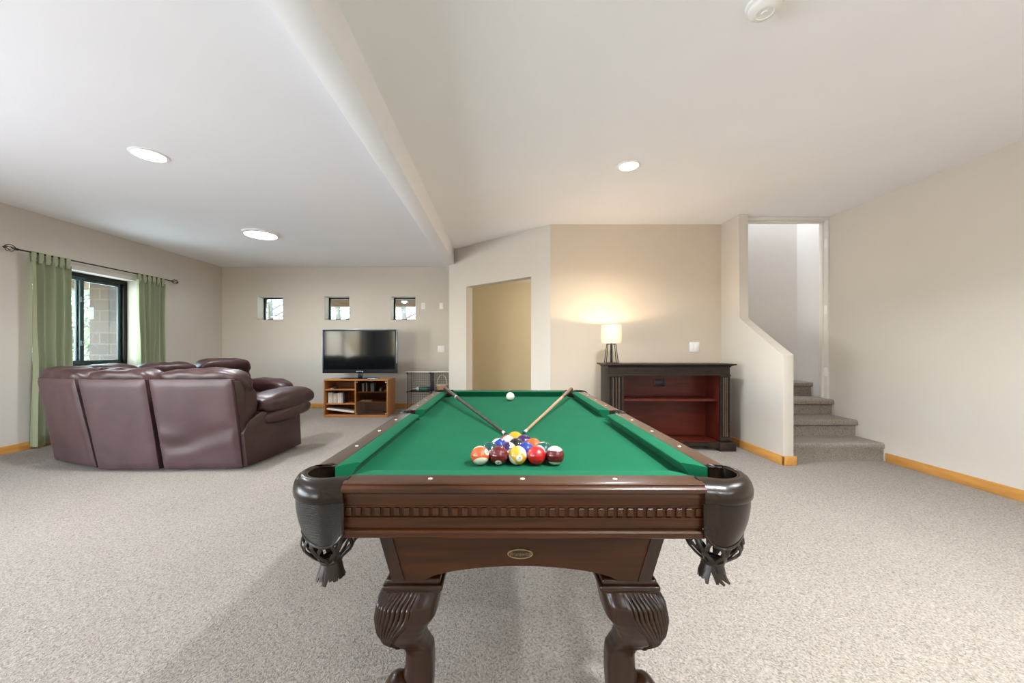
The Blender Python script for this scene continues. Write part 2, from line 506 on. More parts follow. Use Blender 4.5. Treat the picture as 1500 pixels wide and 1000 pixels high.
# lamp wall, angled wall, return wall
structure(MB().box(P1[0], XS0, YL, YL + .12, 0, H).build('wall_center', 'tan_wall'), 'tan wall behind the lamp and bookcase', 'wall')
dx, dy = P2[0] - P1[0], P2[1] - P1[1]
LA = math.hypot(dx, dy); ang = math.atan2(dy, dx)
w = MB()
t0, t1, T = .165 * 1.737, .845 * 1.737, .13
w.box(0, t0, -T, 0, 0, H); w.box(t1, LA, -T, 0, 0, H); w.box(t0, t1, -T, 0, 2.005, H)
o = structure(w.build('wall_angled', 'wall', loc=(P1[0], P1[1], 0)), 'beige angled wall with an open doorway', 'wall')
o.rotation_euler.z = ang
structure(MB().box(P2[0], P2[0] + .1, P2[1], YB, 0, H).build('wall_return', 'wall'), 'short beige return wall beside the doorway', 'wall')
# hall behind the doorway
structure(MB().box(-.62, 2.66, 6.75, 6.87, 0, 2.6).build('wall_hall', 'hall_wall'), 'yellow lit hall wall behind the doorway', 'wall')
structure(MB().box(2.45, 2.57, 4.7, 6.75, 0, 2.6).build('wall_hall_right', 'hall_wall'), 'side wall of the hall', 'wall')
structure(MB().prism([(0.53, 4.60), (2.45, 4.60), (2.45, 6.75), (-.66, 6.75), (-.66, 5.72)], 'z', 2.30, 2.36).build('ceiling_hall', 'ceiling'), 'low white ceiling of the hall', 'ceiling')

# right wall and wall behind the camera
structure(MB().box(XR, XR + .15, 4.305, 4.80, 0, 4.6).build('wall_stairwell_right', 'stair_wall'), 'pale side wall of the stairwell', 'wall')
structure(MB().box(XR, XR + .15, YF - .2, 4.305, 0, H + .12).build('wall_right', 'wall'), 'plain beige wall on the stair side', 'wall')
w = MB()
RW = [(-4.4, -2.6)]
xs = [XL] + [v for p in RW for v in p] + [XR]
for i in range(0, len(xs), 2):
    w.box(xs[i], xs[i + 1], YF - .2, YF, 0, H)
for a, b in RW:
    w.box(a, b, YF - .2, YF, 0, .25); w.box(a, b, YF - .2, YF, 2.2, H)
structure(w.build('wall_front', 'wall'), 'beige wall with wide windows', 'wall')

# stair half wall with sloping cap that becomes a full wall
w = MB()
prof = [(3.474, 0), (3.474, 1.04), (4.116, 1.428), (4.116, H), (YL + .12, H), (YL + .12, 0)]
w.prism(prof, 'x', XS0, XS1, 0.008, 2)
structure(w.build('wall_stair', 'wall'), 'low beige stair wall with sloping top', 'wall')
# stairwell shaft
w = MB()
w.box(1.2, XR, 4.66, 4.78, 0, 4.6)
structure(w.build('wall_stairwell_back', 'stair_wall'), 'pale back wall of the stairwell', 'wall')
w = MB()
w.box(XS1, XR, 4.20, 4.30, H, 4.6); w.box(XS1, XS1 + .02, 4.3, 4.66, 2.75, 4.6); w.box(XS1, XR, 4.3, 4.66, 4.5, 4.6)
structure(w.build('wall_stairwell_front', 'stair_wall'), 'upper stairwell walls above the header', 'wall')
# door frame around the stair opening: header, jamb, three hinges
f = bpy.data.objects.new('trim_1', None); COL.objects.link(f); structure(f, 'beige door frame at the stair opening', 'door frame')
MB().box(XS1, XR, 4.20, 4.31, H - .035, H, .003).box(XS1, XR, 4.245, 4.29, H - .055, H - .03, .003).build('header', 'white_paint', f)
MB().box(XR - .022, XR, 4.20, 4.31, 0.36, H - .03, .003).box(XR - .04, XR - .02, 4.25, 4.295, .53, H - .03, .003).build('jamb', 'white_paint', f)
for z in (2.30, 1.54, .83):
    MB().box(XR - .026, XR - .02, 4.205, 4.245, z - .05, z + .05, .004, 2).tube([(XR - .024, 4.205, z - .05), (XR - .024, 4.205, z + .05)], .006, 8).build('hinge', 'white', f)

# carpeted stairs
st = thing('stairs', (XS1, 3.60, 0), 'grey carpeted stairs rising behind the low sloping wall', 'stairs')
ys = [3.60, 3.89, 4.17, 4.45, 4.645]
rz = .175
W = XR - XS1 - .004
for i in range(4):
    y0 = ys[i] - 3.60
    zt = rz * (i + 1); zb = rz * i
    r = .024
    pts = []
    if i == 0: pts += [(y0 + .006, zb)]
    else: pts += [(y0, zb + .0)]
    pts += [(y0 + .004, zt - .065)]
    pts += [(y0 - .028, zt - .05)] if i else [(y0 - .006, zt - .05)]
    cx, cz = (y0 - .006 if i else y0 + .018), zt - r
    for k in range(7):
        a = PI - k * PI / 12
        pts.append((cx + r * math.cos(a), cz + r * math.sin(a)))
    pts += [(ys[i + 1] - 3.60 + .01, zt), (ys[i + 1] - 3.60 + .01, zb)]
    mb = MB()
    n = 12
    rings = []
    for k in range(n + 1):
        x = W * k / n + .002
        rings.append([(x, p[0] + .004 * noise.noise(Vector((x * 6, p[0] * 9, i * 3.1))), p[1] + (.004 * noise.noise(Vector((x * 7, i * 2.0, 4.4))) if p[1] > zb + .03 else 0)) for p in pts])
    mb.loft(rings)
    mb.build('step', 'carpet_stair', st, angle=50)

# baseboards
def baseboard(name, x0, x1, y0, y1, h=.085):
    structure(MB().box(x0, x1, y0, y1, 0, h, .004).build(name, 'oak'), 'honey oak baseboard', 'baseboard')
baseboard('baseboard_left', XL, XL + .014, 1.4, YB)
baseboard('baseboard_back', XL + .014, P2[0], YB - .014, YB)
baseboard('baseboard_center', P1[0], XS0, YL - .014, YL)
mb = MB().box(XS0 - .016, XS0, 3.458, YL - .015, 0, .085, .004).box(XS0 - .016, XS1 + .016, 3.458, 3.474, 0, .085, .004).box(XS1, XS1 + .016, 3.474, 3.58, 0, .085, .004)
structure(mb.build('baseboard_stair', 'oak'), 'honey oak baseboard wrapping the low stair wall', 'baseboard')
baseboard('baseboard_right', XR - .014, XR, YF, 3.58)
o = structure(MB().box(0, t0, 0, .014, 0, .085, .004).box(t1, LA, 0, .014, 0, .085, .004).build('baseboard_angled', 'oak', loc=(P1[0], P1[1], 0)), 'honey oak baseboard', 'baseboard')
o.rotation_euler.z = ang

# windows -------------------------------------------------------------
wn = bpy.data.objects.new('window_1', None); COL.objects.link(wn); wn.location = (XL - .19, 0, 0)
structure(wn, 'black framed sliding window between the green curtains', 'window')
fw = .05
MB().box(-.03, .03, WY0, WY1, WZ1 - fw, WZ1, .004).box(-.03, .03, WY0, WY1, WZ0, WZ0 + fw, .004).box(-.03, .03, WY0, WY0 + fw, WZ0 + fw, WZ1 - fw, .004).box(-.03, .03, WY1 - fw, WY1, WZ0 + fw, WZ1 - fw, .004).build('window_frame', 'black_metal', wn)
ym = 4.665
M['sash'] = plain('dark_teal_metal', (0.03, 0.05, 0.052), 0.35, metal=0.4, var=0.1)
for k, (a, b, xx) in enumerate([(WY0 + fw, ym + .03, .018), (ym - .03, WY1 - fw, -.012)]):
    s = .045
    za, zb = WZ0 + fw, WZ1 - fw
    sh = MB().box(xx - .012, xx + .012, a, a + s, za, zb, .003).box(xx - .012, xx + .012, b - s, b, za, zb, .003).box(xx - .012, xx + .012, a + s, b - s, za, za + s, .003).box(xx - .012, xx + .012, a + s, b - s, zb - s, zb, .003).build('sash', 'sash', wn)
    MB().box(xx - .003, xx + .003, a + s, b - s, za + s, zb - s).build('pane', 'glass', sh)
for z in (1.715, 1.165):
    MB().box(.03, .045, ym - .012, ym + .012, z - .035, z + .035, .004).tube([(.04, ym, z + .02), (.065, ym - .005, z + .01), (.06, ym - .008, z - .03)], .006, 8).build('latch', 'black', wn)

for i, (a, b) in enumerate(WX):
    wn = bpy.data.objects.new('window_%d' % (i + 2), None); COL.objects.link(wn); wn.location = (a, YB + .21, z0)
    lab = ['small square window in the far wall nearest the curtained corner', 'small square window above the left edge of the television', 'small square window above the right end of the television'][i]
    structure(wn, lab, 'window')
    ww, hh, q = b - a, z1 - z0, .028
    MB().box(0, q, -.025, .025, 0, hh, .003).box(ww - q, ww, -.025, .025, 0, hh, .003).box(q, ww - q, -.025, .025, 0, q, .003).box(q, ww - q, -.025, .025, hh - q, hh, .003).build('window_frame', 'black_metal', wn)
    MB().box(q, ww - q, -.003, .003, q, hh - q).build('pane', 'glass', wn)

# glazed openings beside and behind the camera (daylight comes in through these)
dn = bpy.data.objects.new('door_1', None); COL.objects.link(dn); dn.location = (XL - .19, 0, 0)
structure(dn, 'sliding glass door to the porch', 'door')
MB().box(-.03, .03, DY0, DY1, DZ1 - fw, DZ1, .004).box(-.03, .03, DY0, DY0 + fw, 0, DZ1 - fw, .004).box(-.03, .03, DY1 - fw, DY1, 0, DZ1 - fw, .004).box(-.03, .03, -.35, -.27, 0, DZ1 - fw, .004).build('door_frame', 'black_metal', dn)
for i, (a, b) in enumerate(RW):
    wn = bpy.data.objects.new('window_%d' % (i + 5), None); COL.objects.link(wn); wn.location = (0, YF - .12, 0)
    structure(wn, 'wide window in the wall behind the camera', 'window')
    MB().box(a, a + fw, -.03, .03, .25, 2.2, .004).box(b - fw, b, -.03, .03, .25, 2.2, .004).box(a, b, -.03, .03, 2.15, 2.2, .004).box(a, b, -.03, .03, .25, .3, .004).box((a + b) / 2 - .03, (a + b) / 2 + .03, -.03, .03, .3, 2.15, .004).build('window_frame', 'black_metal', wn)

# ------------------------------------------------------------------ curtains and rod
rod = thing('curtain_rod', (XL + .09, 3.86, 2.135), 'black wrought iron curtain rod with cage finials above the window', 'curtain rod')
L = 5.66 - 3.86
MB().tube([(0, 0, 0), (0, L, 0)], .008, 10).build('rod', 'bronze', rod)
def finial(y, s):
    mb = MB()
    mb.tube([(0, y, 0), (0, y + s * .02, 0)], .013, 10)
    for k in range(6):
        a = 2 * PI * k / 6
        pts = []
        for j in range(9):
            u = j / 8
            rr = .034 * math.sin(PI * u) ** .8 + .003
            aa = a + 1.6 * u
            pts.append((rr * math.cos(aa), y + s * (.02 + .085 * u), rr * math.sin(aa)))
        mb.tube(pts, .0035, 6)
    mb.sphere((0, y + s * .11, 0), .009, 12, 8)
    mb.build('finial', 'bronze', rod)
finial(0, -1); finial(L, 1)
for y in (.22, L - .12):
    MB().tube([(-.088, y, -.012), (-.05, y, -.015), (0, y, -.012)], .006, 8).box(-.09, -.084, y - .015, y + .015, -.05, .03, .002).build('bracket', 'bronze', rod)

def curtain(y0, y1, folds, label, seed):
    t = thing('curtain', (XL + .09, (y0 + y1) / 2, 0.035), label, 'curtain', 'green tab top curtains')
    hw = (y1 - y0) / 2
    zt = 2.06 - .035
    nu, nv = folds * 16, 40
    def P(u, v, off):
        # u across 0..1, v up 0..1
        ph = 2 * PI * folds * u + seed
        sp = 1.0 - .05 * math.sin(PI * v)
        amp = .072 * (1 - .35 * v) * (.75 + .5 * noise.noise(Vector((u * 5, seed, 0))))
        ph += .6 * noise.noise(Vector((u * 3 + seed, v * 2.0, 1.3)))
        x = -.008 + amp * math.sin(ph) + .012 * noise.noise(Vector((u * 9, v * 3, seed)))
        y = (-hw + 2 * hw * u) * sp + .012 * math.cos(ph)
        return (x + off, y, zt * v)
    mb = MB()
    for off in (0.0, .0025):
        mb.loft([[P(i / nu, j / nv, off) for i in range(nu + 1)] for j in range(nv + 1)], False, False)
    mb.build('cloth', 'curtain', t, angle=180)
    nt_ = 6
    for k in range(nt_):
        yy = -hw + .02 + (2 * hw - .04) * k / (nt_ - 1)
        mb = MB()
        zr = 2.135 - .035
        pts = []
        for a in range(0, 13):
            an = -PI / 2 * .1 + a / 12 * PI * 1.1 - .05
            pts.append((.0115 * math.cos(an), yy, zr + .0115 * math.sin(an)))
        pts = [(.006, yy, zt - .03), (.012, yy, zr - .03)] + pts + [(-.012, yy, zr - .03), (-.004, yy, zt - .03)]
        nr = []
        for p in pts:
            nr.append((p[0], 0, max(0, p[2] - zr + .001)) if abs(p[0]) > 1e-4 or p[2] > zr else (1, 0, 0))
        mb.ribbon(pts, .042, .002, nr)
        mb.build('tab', 'curtain', t)
    return t
curtain(3.965, 4.325, 4, 'sage green tab top curtain hanging to the floor behind the sofa\'s near corner', 0.4)
curtain(5.13, 5.53, 5, 'sage green tab top curtain on the far side of the window', 2.1)

# ------------------------------------------------------------------ ceiling fixtures
def can(x, y, r, label):
    t = thing('ceiling_downlight', (x, y, H), label, 'ceiling light', 'recessed ceiling lights')
    MB().lathe([(r, 0), (r + .022, -.001), (r + .02, -.006), (r + .003, -.008), (r, -.003)], 48, caps=False).build('trim_ring', 'white', t)
    MB().lathe([(r + .001, -.001), (r + .001, -.004), (.001, -.006)], 48).build('lens', 'can', t)
can(1.05, 3.03, .075, 'round recessed ceiling light above the pool table')
can(-2.73, 2.862, .10, 'round recessed ceiling light over the carpet in front of the sofa')
t = thing('flush_ceiling_light', (-3.14, 4.82, H), 'round flush disc ceiling light beyond the recessed one, near the television', 'ceiling light')
MB().lathe([(.215, 0), (.215, -.02), (.20, -.026), (.185, -.026), (.185, 0)], 48, caps=False).build('rim', 'white', t)
MB().lathe([(.186, -.012), (.184, -.028), (.15, -.034), (.001, -.038)], 48).build('lens', 'can', t)
t = thing('smoke_detector', (1.147, 1.604, H), 'round white smoke detector on the ceiling', 'smoke detector')
MB().lathe([(.072, 0), (.072, -.012), (.066, -.016)], 40).build('mount_plate', 'white', t)
MB().lathe([(.062, -.014), (.060, -.030), (.050, -.040), (.034, -.044), (.032, -.041), (.014, -.041), (.012, -.045), (.001, -.046)], 40).build('housing', 'white', t)

# ------------------------------------------------------------------ wall plates
def plate(name, x, y, z, w, h, label, n, cat, kind):
    t = thing(name, (x, y, z), label, cat)
    MB().box(-w / 2, w / 2, -.007, 0, -h / 2, h / 2, .004).build('cover_plate', 'white', t)
    for k in range(n):
        xc = (k - (n - 1) / 2) * .046
        if kind == 'switch':
            MB().box(xc - .017, xc + .017, -.011, -.006, -.034, .034, .003).build('rocker', 'white', t)
        elif kind == 'toggle':
            MB().box(xc - .006, xc + .006, -.016, -.006, -.012, .012, .003).build('toggle', 'white', t)
        else:
            mb = MB()
            for s in (-1, 1):
                mb.box(xc - .014, xc + .014, -.009, -.006, s * .02 - .013, s * .02 + .013, .004)
            mb.build('socket', 'white_paint', t)
plate('light_switch', 2.337, YL, 1.115, .12, .12, 'white double rocker light switch on the wall above the bookcase', 2, 'light switch', 'switch')
plate('wall_outlet', -1.435, YB, 1.88, .07, .115, 'white wall plate just right of the third small window', 1, 'wall plate', 'socket')
plate('wall_outlet', -1.10, YB, 1.88, .07, .115, 'white wall plate high on the far wall beside the angled wall', 1, 'wall plate', 'toggle')
plate('light_switch', -1.108, YB, 1.087, .12, .12, 'white double switch plate above the wire rack', 2, 'light switch', 'switch')

# ------------------------------------------------------------------ pool table
TX, TY = .0575, 1.85
pt = thing('pool_table', (TX, TY, 0), 'mahogany pool table with green felt and leather corner pockets', 'pool table', rz=math.radians(-0.3))
ZT, ZB = .782, .742
NX, NY = .45, .88          # cushion nose lines
CX, CY = .50, .932         # cushion / wood joint
OX, OY = .563, .987        # outer edge of the rails
PKx, PKy, PKr = .494, .886, .060

# bed with pocket cut-outs
def bed_outline():
    pts = []
    def arc(cx, cy, r, a0, a1, n=9):
        for i in range(n + 1):
            a = math.radians(a0 + (a1 - a0) * i / n)
            pts.append((cx + r * math.cos(a), cy + r * math.sin(a)))
    bx, by = .502, .934
    # start lower-left going counter-clockwise
    pts.append((-PKx + .085, -by)); 
    pts.append((PKx - .075, -by)); arc(PKx, -PKy, .055, 230, 45 + 0, 9) if False else None
    arc(PKx - .0, -PKy - .0, .062, 200, 70, 9)
    pts.append((bx, -PKy + .075)); pts.append((bx, -.06)); arc(bx + .015, 0, .052, 270 - 20, 90 + 20, 7); pts.append((bx, .06)); pts.append((bx, PKy - .075))
    arc(PKx, PKy, .062, 290, 160, 9)
    pts.append((PKx - .075, by)); pts.append((-PKx + .075, by))
    arc(-PKx, PKy, .062, 20, -110, 9)
    pts.append((-bx, PKy - .075)); pts.append((-bx, .06)); arc(-bx - .015, 0, .052, 70, -70, 7); pts.append((-bx, -.06)); pts.append((-bx, -PKy + .075))
    arc(-PKx, -PKy, .062, 110, -20, 9)
    return pts
MB().prism(bed_outline(), 'z', ZB - .03, ZB).build('bed', 'felt', pt, smooth=False)

def cushion(p_nose0, p_nose1, p_wood0, p_wood1):
    """cushion between two ends; noses and wood-line points in plan"""
    rings = []
    K = 14
    for k in range(K + 1):
        u = k / K
        n = Vector(p_nose0).lerp(Vector(p_nose1), u); w_ = Vector(p_wood0).lerp(Vector(p_wood1), u)
        ring = []
        for f, z in [(1.0, ZT - .001), (.55, ZT), (.07, ZT - .0015), (.01, ZT - .0035), (.0, ZT - .007), (.12, ZT - .013), (.42, ZB + .001), (1.0, ZB + .001)]:
            q = n.lerp(w_, f)
            ring.append((q.x, q.y, z))
        rings.append(ring)
    MB().loft(rings).build('cushion', 'felt', pt, angle=40)
EN, EW = .385, .428        # end cushion half lengths (nose / wood)
SN, SW = .815, .86         # side cushion end (nose / wood)
MN, MW = .082, .052        # side pocket half openings
for s in (-1, 1):
    cushion((-EN, s * NY), (EN, s * NY), (-EW, s * CY), (EW, s * CY))
    for q in (-1, 1):
        cushion((s * NX, q * MN), (s * NX, q * SN), (s * CX, q * MW), (s * CX, q * SW))

# rails: profile is (outward distance from rail's outer edge, z)
rail_prof = [(-.063, ZT - .0005), (-.016, ZT), (-.010, ZT - .001), (-.008, ZT - .004), (-.0085, ZT - .006), (-.003, ZT - .0075), (.001, ZT - .012), (.0015, ZT - .017),
             (-.001, ZT - .022), (-.006, ZT - .026), (-.012, ZT - .028), (-.012, ZT - .036), (-.063, ZT - .036)]
apron_prof = [(-.063, ZT - .036), (-.013, ZT - .036), (-.013, .727), (-.011, .726), (-.011, .7235), (-.0165, .7225), (-.0165, .6990), (-.011, .6980), (-.011, .6955), (-.013, .6945), (-.013, .674), (-.017, .672), (-.017, .669), (-.009, .668), (-.006, .664), (-.006, .654), (-.010, .650), (-.063, .650)]
ER = .428                  # end rail half length
SR = .842                  # side rail end
def rails():
    for s in (-1, 1):
        for nm, prof, mt in (('rail', rail_prof, 'rail_wood'), ('apron', apron_prof, 'pool_wood')):
            mb = MB()
            mb.loft([[(x, s * (OY + o_), z) for o_, z in prof] for x in (-ER, -ER + .002, ER - .002, ER)])
            if nm == 'apron':
                k = 37; st_ = 2 * ER / k
                for i in range(k):
                    x = -ER + st_ * (i + .5)
                    a, b = s * (OY - .018), s * (OY - .0105)
                    mb.box(x - st_ * .30, x + st_ * .30, min(a, b), max(a, b), .7015, .7205, .0015, 1)
            mb.build(nm, mt, pt)
        for q in (-1, 1):
            for nm, prof, mt in (('rail', rail_prof, 'rail_wood_y'), ('apron', apron_prof, 'pool_wood_y')):
                y0, y1 = (.048, SR)
                mb = MB()
                mb.loft([[(s * (OX + o_), q * y, z) for o_, z in prof] for y in (y0, y0 + .002, y1 - .002, y1)])
                if nm == 'apron':
                    k = 34; st_ = (y1 - y0) / k
                    for i in range(k):
                        y = q * (y0 + st_ * (i + .5))
                        a, b = s * (OX - .018), s * (OX - .0105)
                        mb.box(min(a, b), max(a, b), y - st_ * .30, y + st_ * .30, .7015, .7205, .0015, 1)
                mb.build(nm, mt, pt)
rails()
# pearl sights
def sight(x, y):
    MB().lathe([(.0055, -.001), (.0055, .0006), (.0045, .0009)], 16).build('sight', 'pearl', pt, loc=(x, y, ZT))
for s in (-1, 1):
    for x in (-.225, 0, .225): sight(x, s * (OY - .036))
    for y in (.21, .43, .65):
        sight(s * (OX - .038), y); sight(s * (OX - .038), -y)

# corner pockets: leather casting, woven shield, strap net, tassel
def corner(sx, sy, weave):
    OC, OR = (.470, .887), .112
    outer = [(.424, .9885), (.436, .9905), (.45, .993)]
    NA = 16
    for i in range(NA + 1):
        a = math.radians(90 - 90 * i / NA)
        outer.append((OC[0] + OR * math.cos(a), OC[1] + OR * math.sin(a)))
    outer += [(.577, .872), (.573, .856), (.5655, .839)]
    inner = [(.424, .932), (.438, .9325)]
    n_in = len(outer) - 4
    for i in range(n_in):
        a = math.radians(128 - (128 + 36) * i / (n_in - 1))
        inner.append((PKx + PKr * math.cos(a), PKy + PKr * math.sin(a)))
    inner += [(.510, .851), (.503, .839)]
    rings = []
    for (ox, oy), (ix, iy) in zip(outer, inner):
        I, O = Vector((ix, iy)), Vector((ox, oy))
        prof = [(0.0, ZT - .075), (0.0, ZT - .006), (.08, ZT + .0005), (.25, ZT + .003), (.45, ZT + .002), (.70, ZT - .003), (.90, ZT - .013), (1.0, ZT - .025), (1.02, ZT - .034), (.98, ZT - .044), (.90, ZT - .048), (.5, ZT - .06)]
        rings.append([(sx * I.lerp(O, f).x, sy * I.lerp(O, f).y, z) for f, z in prof])
    cast = MB().loft(rings).build('pocket_casting', 'pocket_leather', pt, angle=60)
    # piping seam round the opening and under the roll
    MB().tube([(sx * I_[0], sy * I_[1], ZT - .003) for I_ in inner], .0025, 6).build('piping', 'pocket_leather', cast)
    # shield
    n = len(outer)
    rows = 12
    vs = []
    mb = MB(); uvl = mb.bm.loops.layers.uv.new('UVMap')
    acc = [0.0]
    for a, b in zip(outer[:-1], outer[1:]): acc.append(acc[-1] + math.dist(a, b))
    tot = acc[-1]
    def pos(i, r, off):
        u = acc[i] / tot
        v = r / rows
        zb = .632 + .030 * max(0, (abs(u - .5) - .36) / .14) ** 2
        z = (ZT - .046) * (1 - v) + zb * v
        cxy = Vector((.455, .86))
        p = Vector(outer[i])
        d = (p - cxy).normalized()
        lean = .005 + .022 * v ** 2.2 * (.5 - .5 * math.cos(2 * PI * min(1, max(0, u))))
        p = p - d * (lean + off)
        return (sx * p.x, sy * p.y, z)
    grid = [[[mb.bm.verts.new(pos(i, r, off)) for i in range(n)] for r in range(rows + 1)] for off in (0, .006)]
    for L_ in range(2):
        for r in range(rows):
            for i in range(n - 1):
                f_ = mb.bm.faces.new((grid[L_][r][i], grid[L_][r][i + 1], grid[L_][r + 1][i + 1], grid[L_][r + 1][i]))
                for lp, (ii, rr) in zip(f_.loops, ((i, r), (i + 1, r), (i + 1, r + 1), (i, r + 1))):
                    uu, vv = acc[ii] / tot * 2.4, rr / rows * 1.3
                    lp[uvl].uv = ((uu + vv * .5), (vv - uu * .35)) if weave else (uu * .01, vv * .01)
    for r in range(rows):
        for i in (0, n - 1):
            mb.bm.faces.new((grid[0][r][i], grid[0][r + 1][i], grid[1][r + 1][i], grid[1][r][i]))
    for i in range(n - 1):
        mb.bm.faces.new((grid[0][rows][i], grid[0][rows][i + 1], grid[1][rows][i + 1], grid[1][rows][i]))
        mb.bm.faces.new((grid[0][0][i], grid[0][0][i + 1], grid[1][0][i + 1], grid[1][0][i]))
    sh = mb.build('pocket_shield', 'weave' if weave else 'pocket_leather', pt, angle=60)
    # welt around the shield edge
    edge = [pos(0, r, -.001) for r in range(rows + 1)] + [pos(i, rows, -.001) for i in range(1, n)] + [pos(n - 1, r, -.001) for r in range(rows - 1, -1, -1)]
    MB().tube(edge, .0035, 6).build('welt', 'pocket_leather', sh)
    # bucket of leather straps
    cx, cy = sx * .497, sy * .889
    def R(u): return .043 + .025 * math.sin(PI * min(1, u * .95)) - .022 * max(0, u - .55) / .45
    nets = 9
    nb = MB()
    for tw in (-.75, .75):
        for k in range(nets):
            a0 = 2 * PI * k / nets + (0 if tw > 0 else .2)
            pts, nr = [], []
            for j in range(9):
                u = j / 8
                a = a0 + tw * u ** 1.1 + .05 * random.uniform(-1, 1)
                r = R(u) + (.002 if tw > 0 else 0)
                pts.append((cx + r * math.cos(a), cy + r * math.sin(a), .662 - .107 * u))
                nr.append((math.cos(a), math.sin(a), 0))
            nb.ribbon(pts, .0095, .0025, nr)
    net = nb.build('net', 'strap', pt)
    tb = MB()
    tb.lathe([(.024, .558), (.028, .552), (.027, .546), (.020, .546)], 20, (cx, cy, 0), caps=False)
    for k in range(16):
        a = 2 * PI * k / 16
        ln = .048 * random.uniform(.85, 1.1)
        pts = [(cx + (.022 + .012 * u) * math.cos(a + (.5 if not weave else .12) * u * random.uniform(-1, 1)), cy + (.022 + .012 * u) * math.sin(a), .552 - ln * u) for u in (0, .35, .7, 1)]
        tb.ribbon(pts, [.010, .012, .013, .012 if weave else .006], .002, [(math.cos(a), math.sin(a), .2)] * 4)
    tb.build('tassel', 'strap', net)
for sx in (-1, 1):
    for sy in (-1, 1):
        corner(sx, sy, sx < 0)
# side pockets: narrow leather irons
for s in (-1, 1):
    rings = []
    for i in range(13):
        a = math.radians(-90 + 180 * i / 12)
        ci, ro, ri = .515, .05, .036
        ix, iy = ci + ri * .8 * math.cos(a), ri * 1.1 * math.sin(a)
        ox, oy = ci + ro * 1.04 * math.cos(a), ro * math.sin(a)
        prof = [(0, ZT - .06), (0, ZT - .004), (.2, ZT + .002), (.6, ZT + .003), (.9, ZT - .002), (1, ZT - .012), (1, ZT - .035), (.8, ZT - .06)]
        rings.append([(s * (ix + (ox - ix) * f), iy + (oy - iy) * f, z) for f, z in prof])
    cast = MB().loft(rings).build('pocket_casting', 'pocket_leather', pt, angle=60)
    mb = MB()
    rings = []
    for i in range(13):
        a = math.radians(-90 + 180 * i / 12)
        rings.append([(s * (.515 + r * math.cos(a)), r * math.sin(a) * .95, z) for r, z in ((.048, ZT - .03), (.047, .69), (.040, .64), (.034, .64), (.034, ZT - .03))])
    mb.loft(rings).build('pocket_shield', 'pocket_leather', pt, angle=60)
    nb = MB()
    cx, cy = s * .51, 0
    for tw in (-.7, .7):
        for k in range(9):
            a0 = 2 * PI * k / 9
            pts, nr = [], []
            for j in range(9):
                u = j / 8; a = a0 + tw * u; r = .040 + .020 * math.sin(PI * u) - .018 * max(0, u - .5) / .5
                pts.append((cx + r * math.cos(a), cy + r * math.sin(a), .66 - .105 * u)); nr.append((math.cos(a), math.sin(a), 0))
            nb.ribbon(pts, .0095, .0025, nr)
    nb.build('net', 'strap', pt)

# cabinet: sloping panels with arched lower edges
def arch_pts(half_t, half_b, zt, zb, flat, rise, n=22):
    pts = [(-half_t, zt), (-half_b, zb), (-half_b + flat, zb)]
    w_ = half_b - flat
    for i in range(1, n):
        x = -w_ + 2 * w_ * i / n
        pts.append((x, zb + rise * math.sqrt(max(0, 1 - (x / w_) ** 2)) ** 1.2 if False else zb + rise * max(0, 1 - (x / w_) ** 2) ** .68))
    pts += [(half_b - flat, zb), (half_b, zb), (half_t, zt)]
    return pts
ZC0, ZC1 = .652, .485
BT, BB = .372, .338        # half widths
BTY, BBY = .905, .875      # half lengths
def slanted(pts, axis, s, t=.022):
    fr = lambda z: (ZC0 - z) / (ZC0 - ZC1)
    ringA, ringB = [], []
    for p, z in pts:
        if axis == 'y':
            y = BTY + (BBY - BTY) * fr(z)
            ringA.append((p, s * y, z)); ringB.append((p, s * (y - t), z))
        else:
            x = BT + (BB - BT) * fr(z)
            ringA.append((s * x, p, z)); ringB.append((s * (x - t), p, z))
    return MB().loft([ringA, ringB])
for s in (-1, 1):
    slanted(arch_pts(BT, BB, ZC0, ZC1, .080, .044), 'y', s).build('end_panel', 'pool_wood', pt, angle=30)
    slanted(arch_pts(BTY - .024, BBY - .024, ZC0, ZC1, .16, .055, 30), 'x', s).build('side_panel', 'pool_wood_y', pt, angle=30)
    for q in (-1, 1):
        mb = MB()
        mb.loft([[(s * (BT + .003), q * (BTY + .003), ZC0), (s * (BT - .03), q * (BTY + .003), ZC0), (s * (BT - .03), q * (BTY - .03), ZC0), (s * (BT + .003), q * (BTY - .03), ZC0)],
                 [(s * (BB + .003), q * (BBY + .003), ZC1), (s * (BB - .03), q * (BBY + .003), ZC1), (s * (BB - .03), q * (BBY - .03), ZC1), (s * (BB + .003), q * (BBY - .03), ZC1)]])
        mb.build('corner_post', 'leg_wood', pt)
MB().box(-.40, .40, -.90, .90, .640, .672).build('slate_frame', 'pool_wood', pt, smooth=False)

# oval maker's badge on the end panel
bd = bpy.data.objects.new('badge', None)
mb = MB()
ov = lambda a, b, z: [(a * math.cos(2 * PI * k / 40), z, b * math.sin(2 * PI * k / 40)) for k in range(40)]
mb.loft([ov(.0335, .0145, .002), ov(.0335, .0145, -.002), ov(.031, .0125, -.003), ov(.0295, .0112, -.002)], True, False)
bo = mb.build('badge', 'brass', pt, loc=(-.003, -(BTY - .0150), .5655)); bo.rotation_euler.x = math.atan2(BTY - BBY, ZC0 - ZC1)
MB().loft([ov(.031, .0125, .001), ov(.031, .0125, -.0015)]).build('badge_face', 'brass_dark', bo)
v_, f_ = text_data('Brunswick', .0135, .0004, .25)
mb = MB(); mb.faces([(x, -.0022 - z, y) for x, y, z in v_], f_); mb.build('badge_lettering', 'brass', bo)
bpy.data.objects.remove(bd)

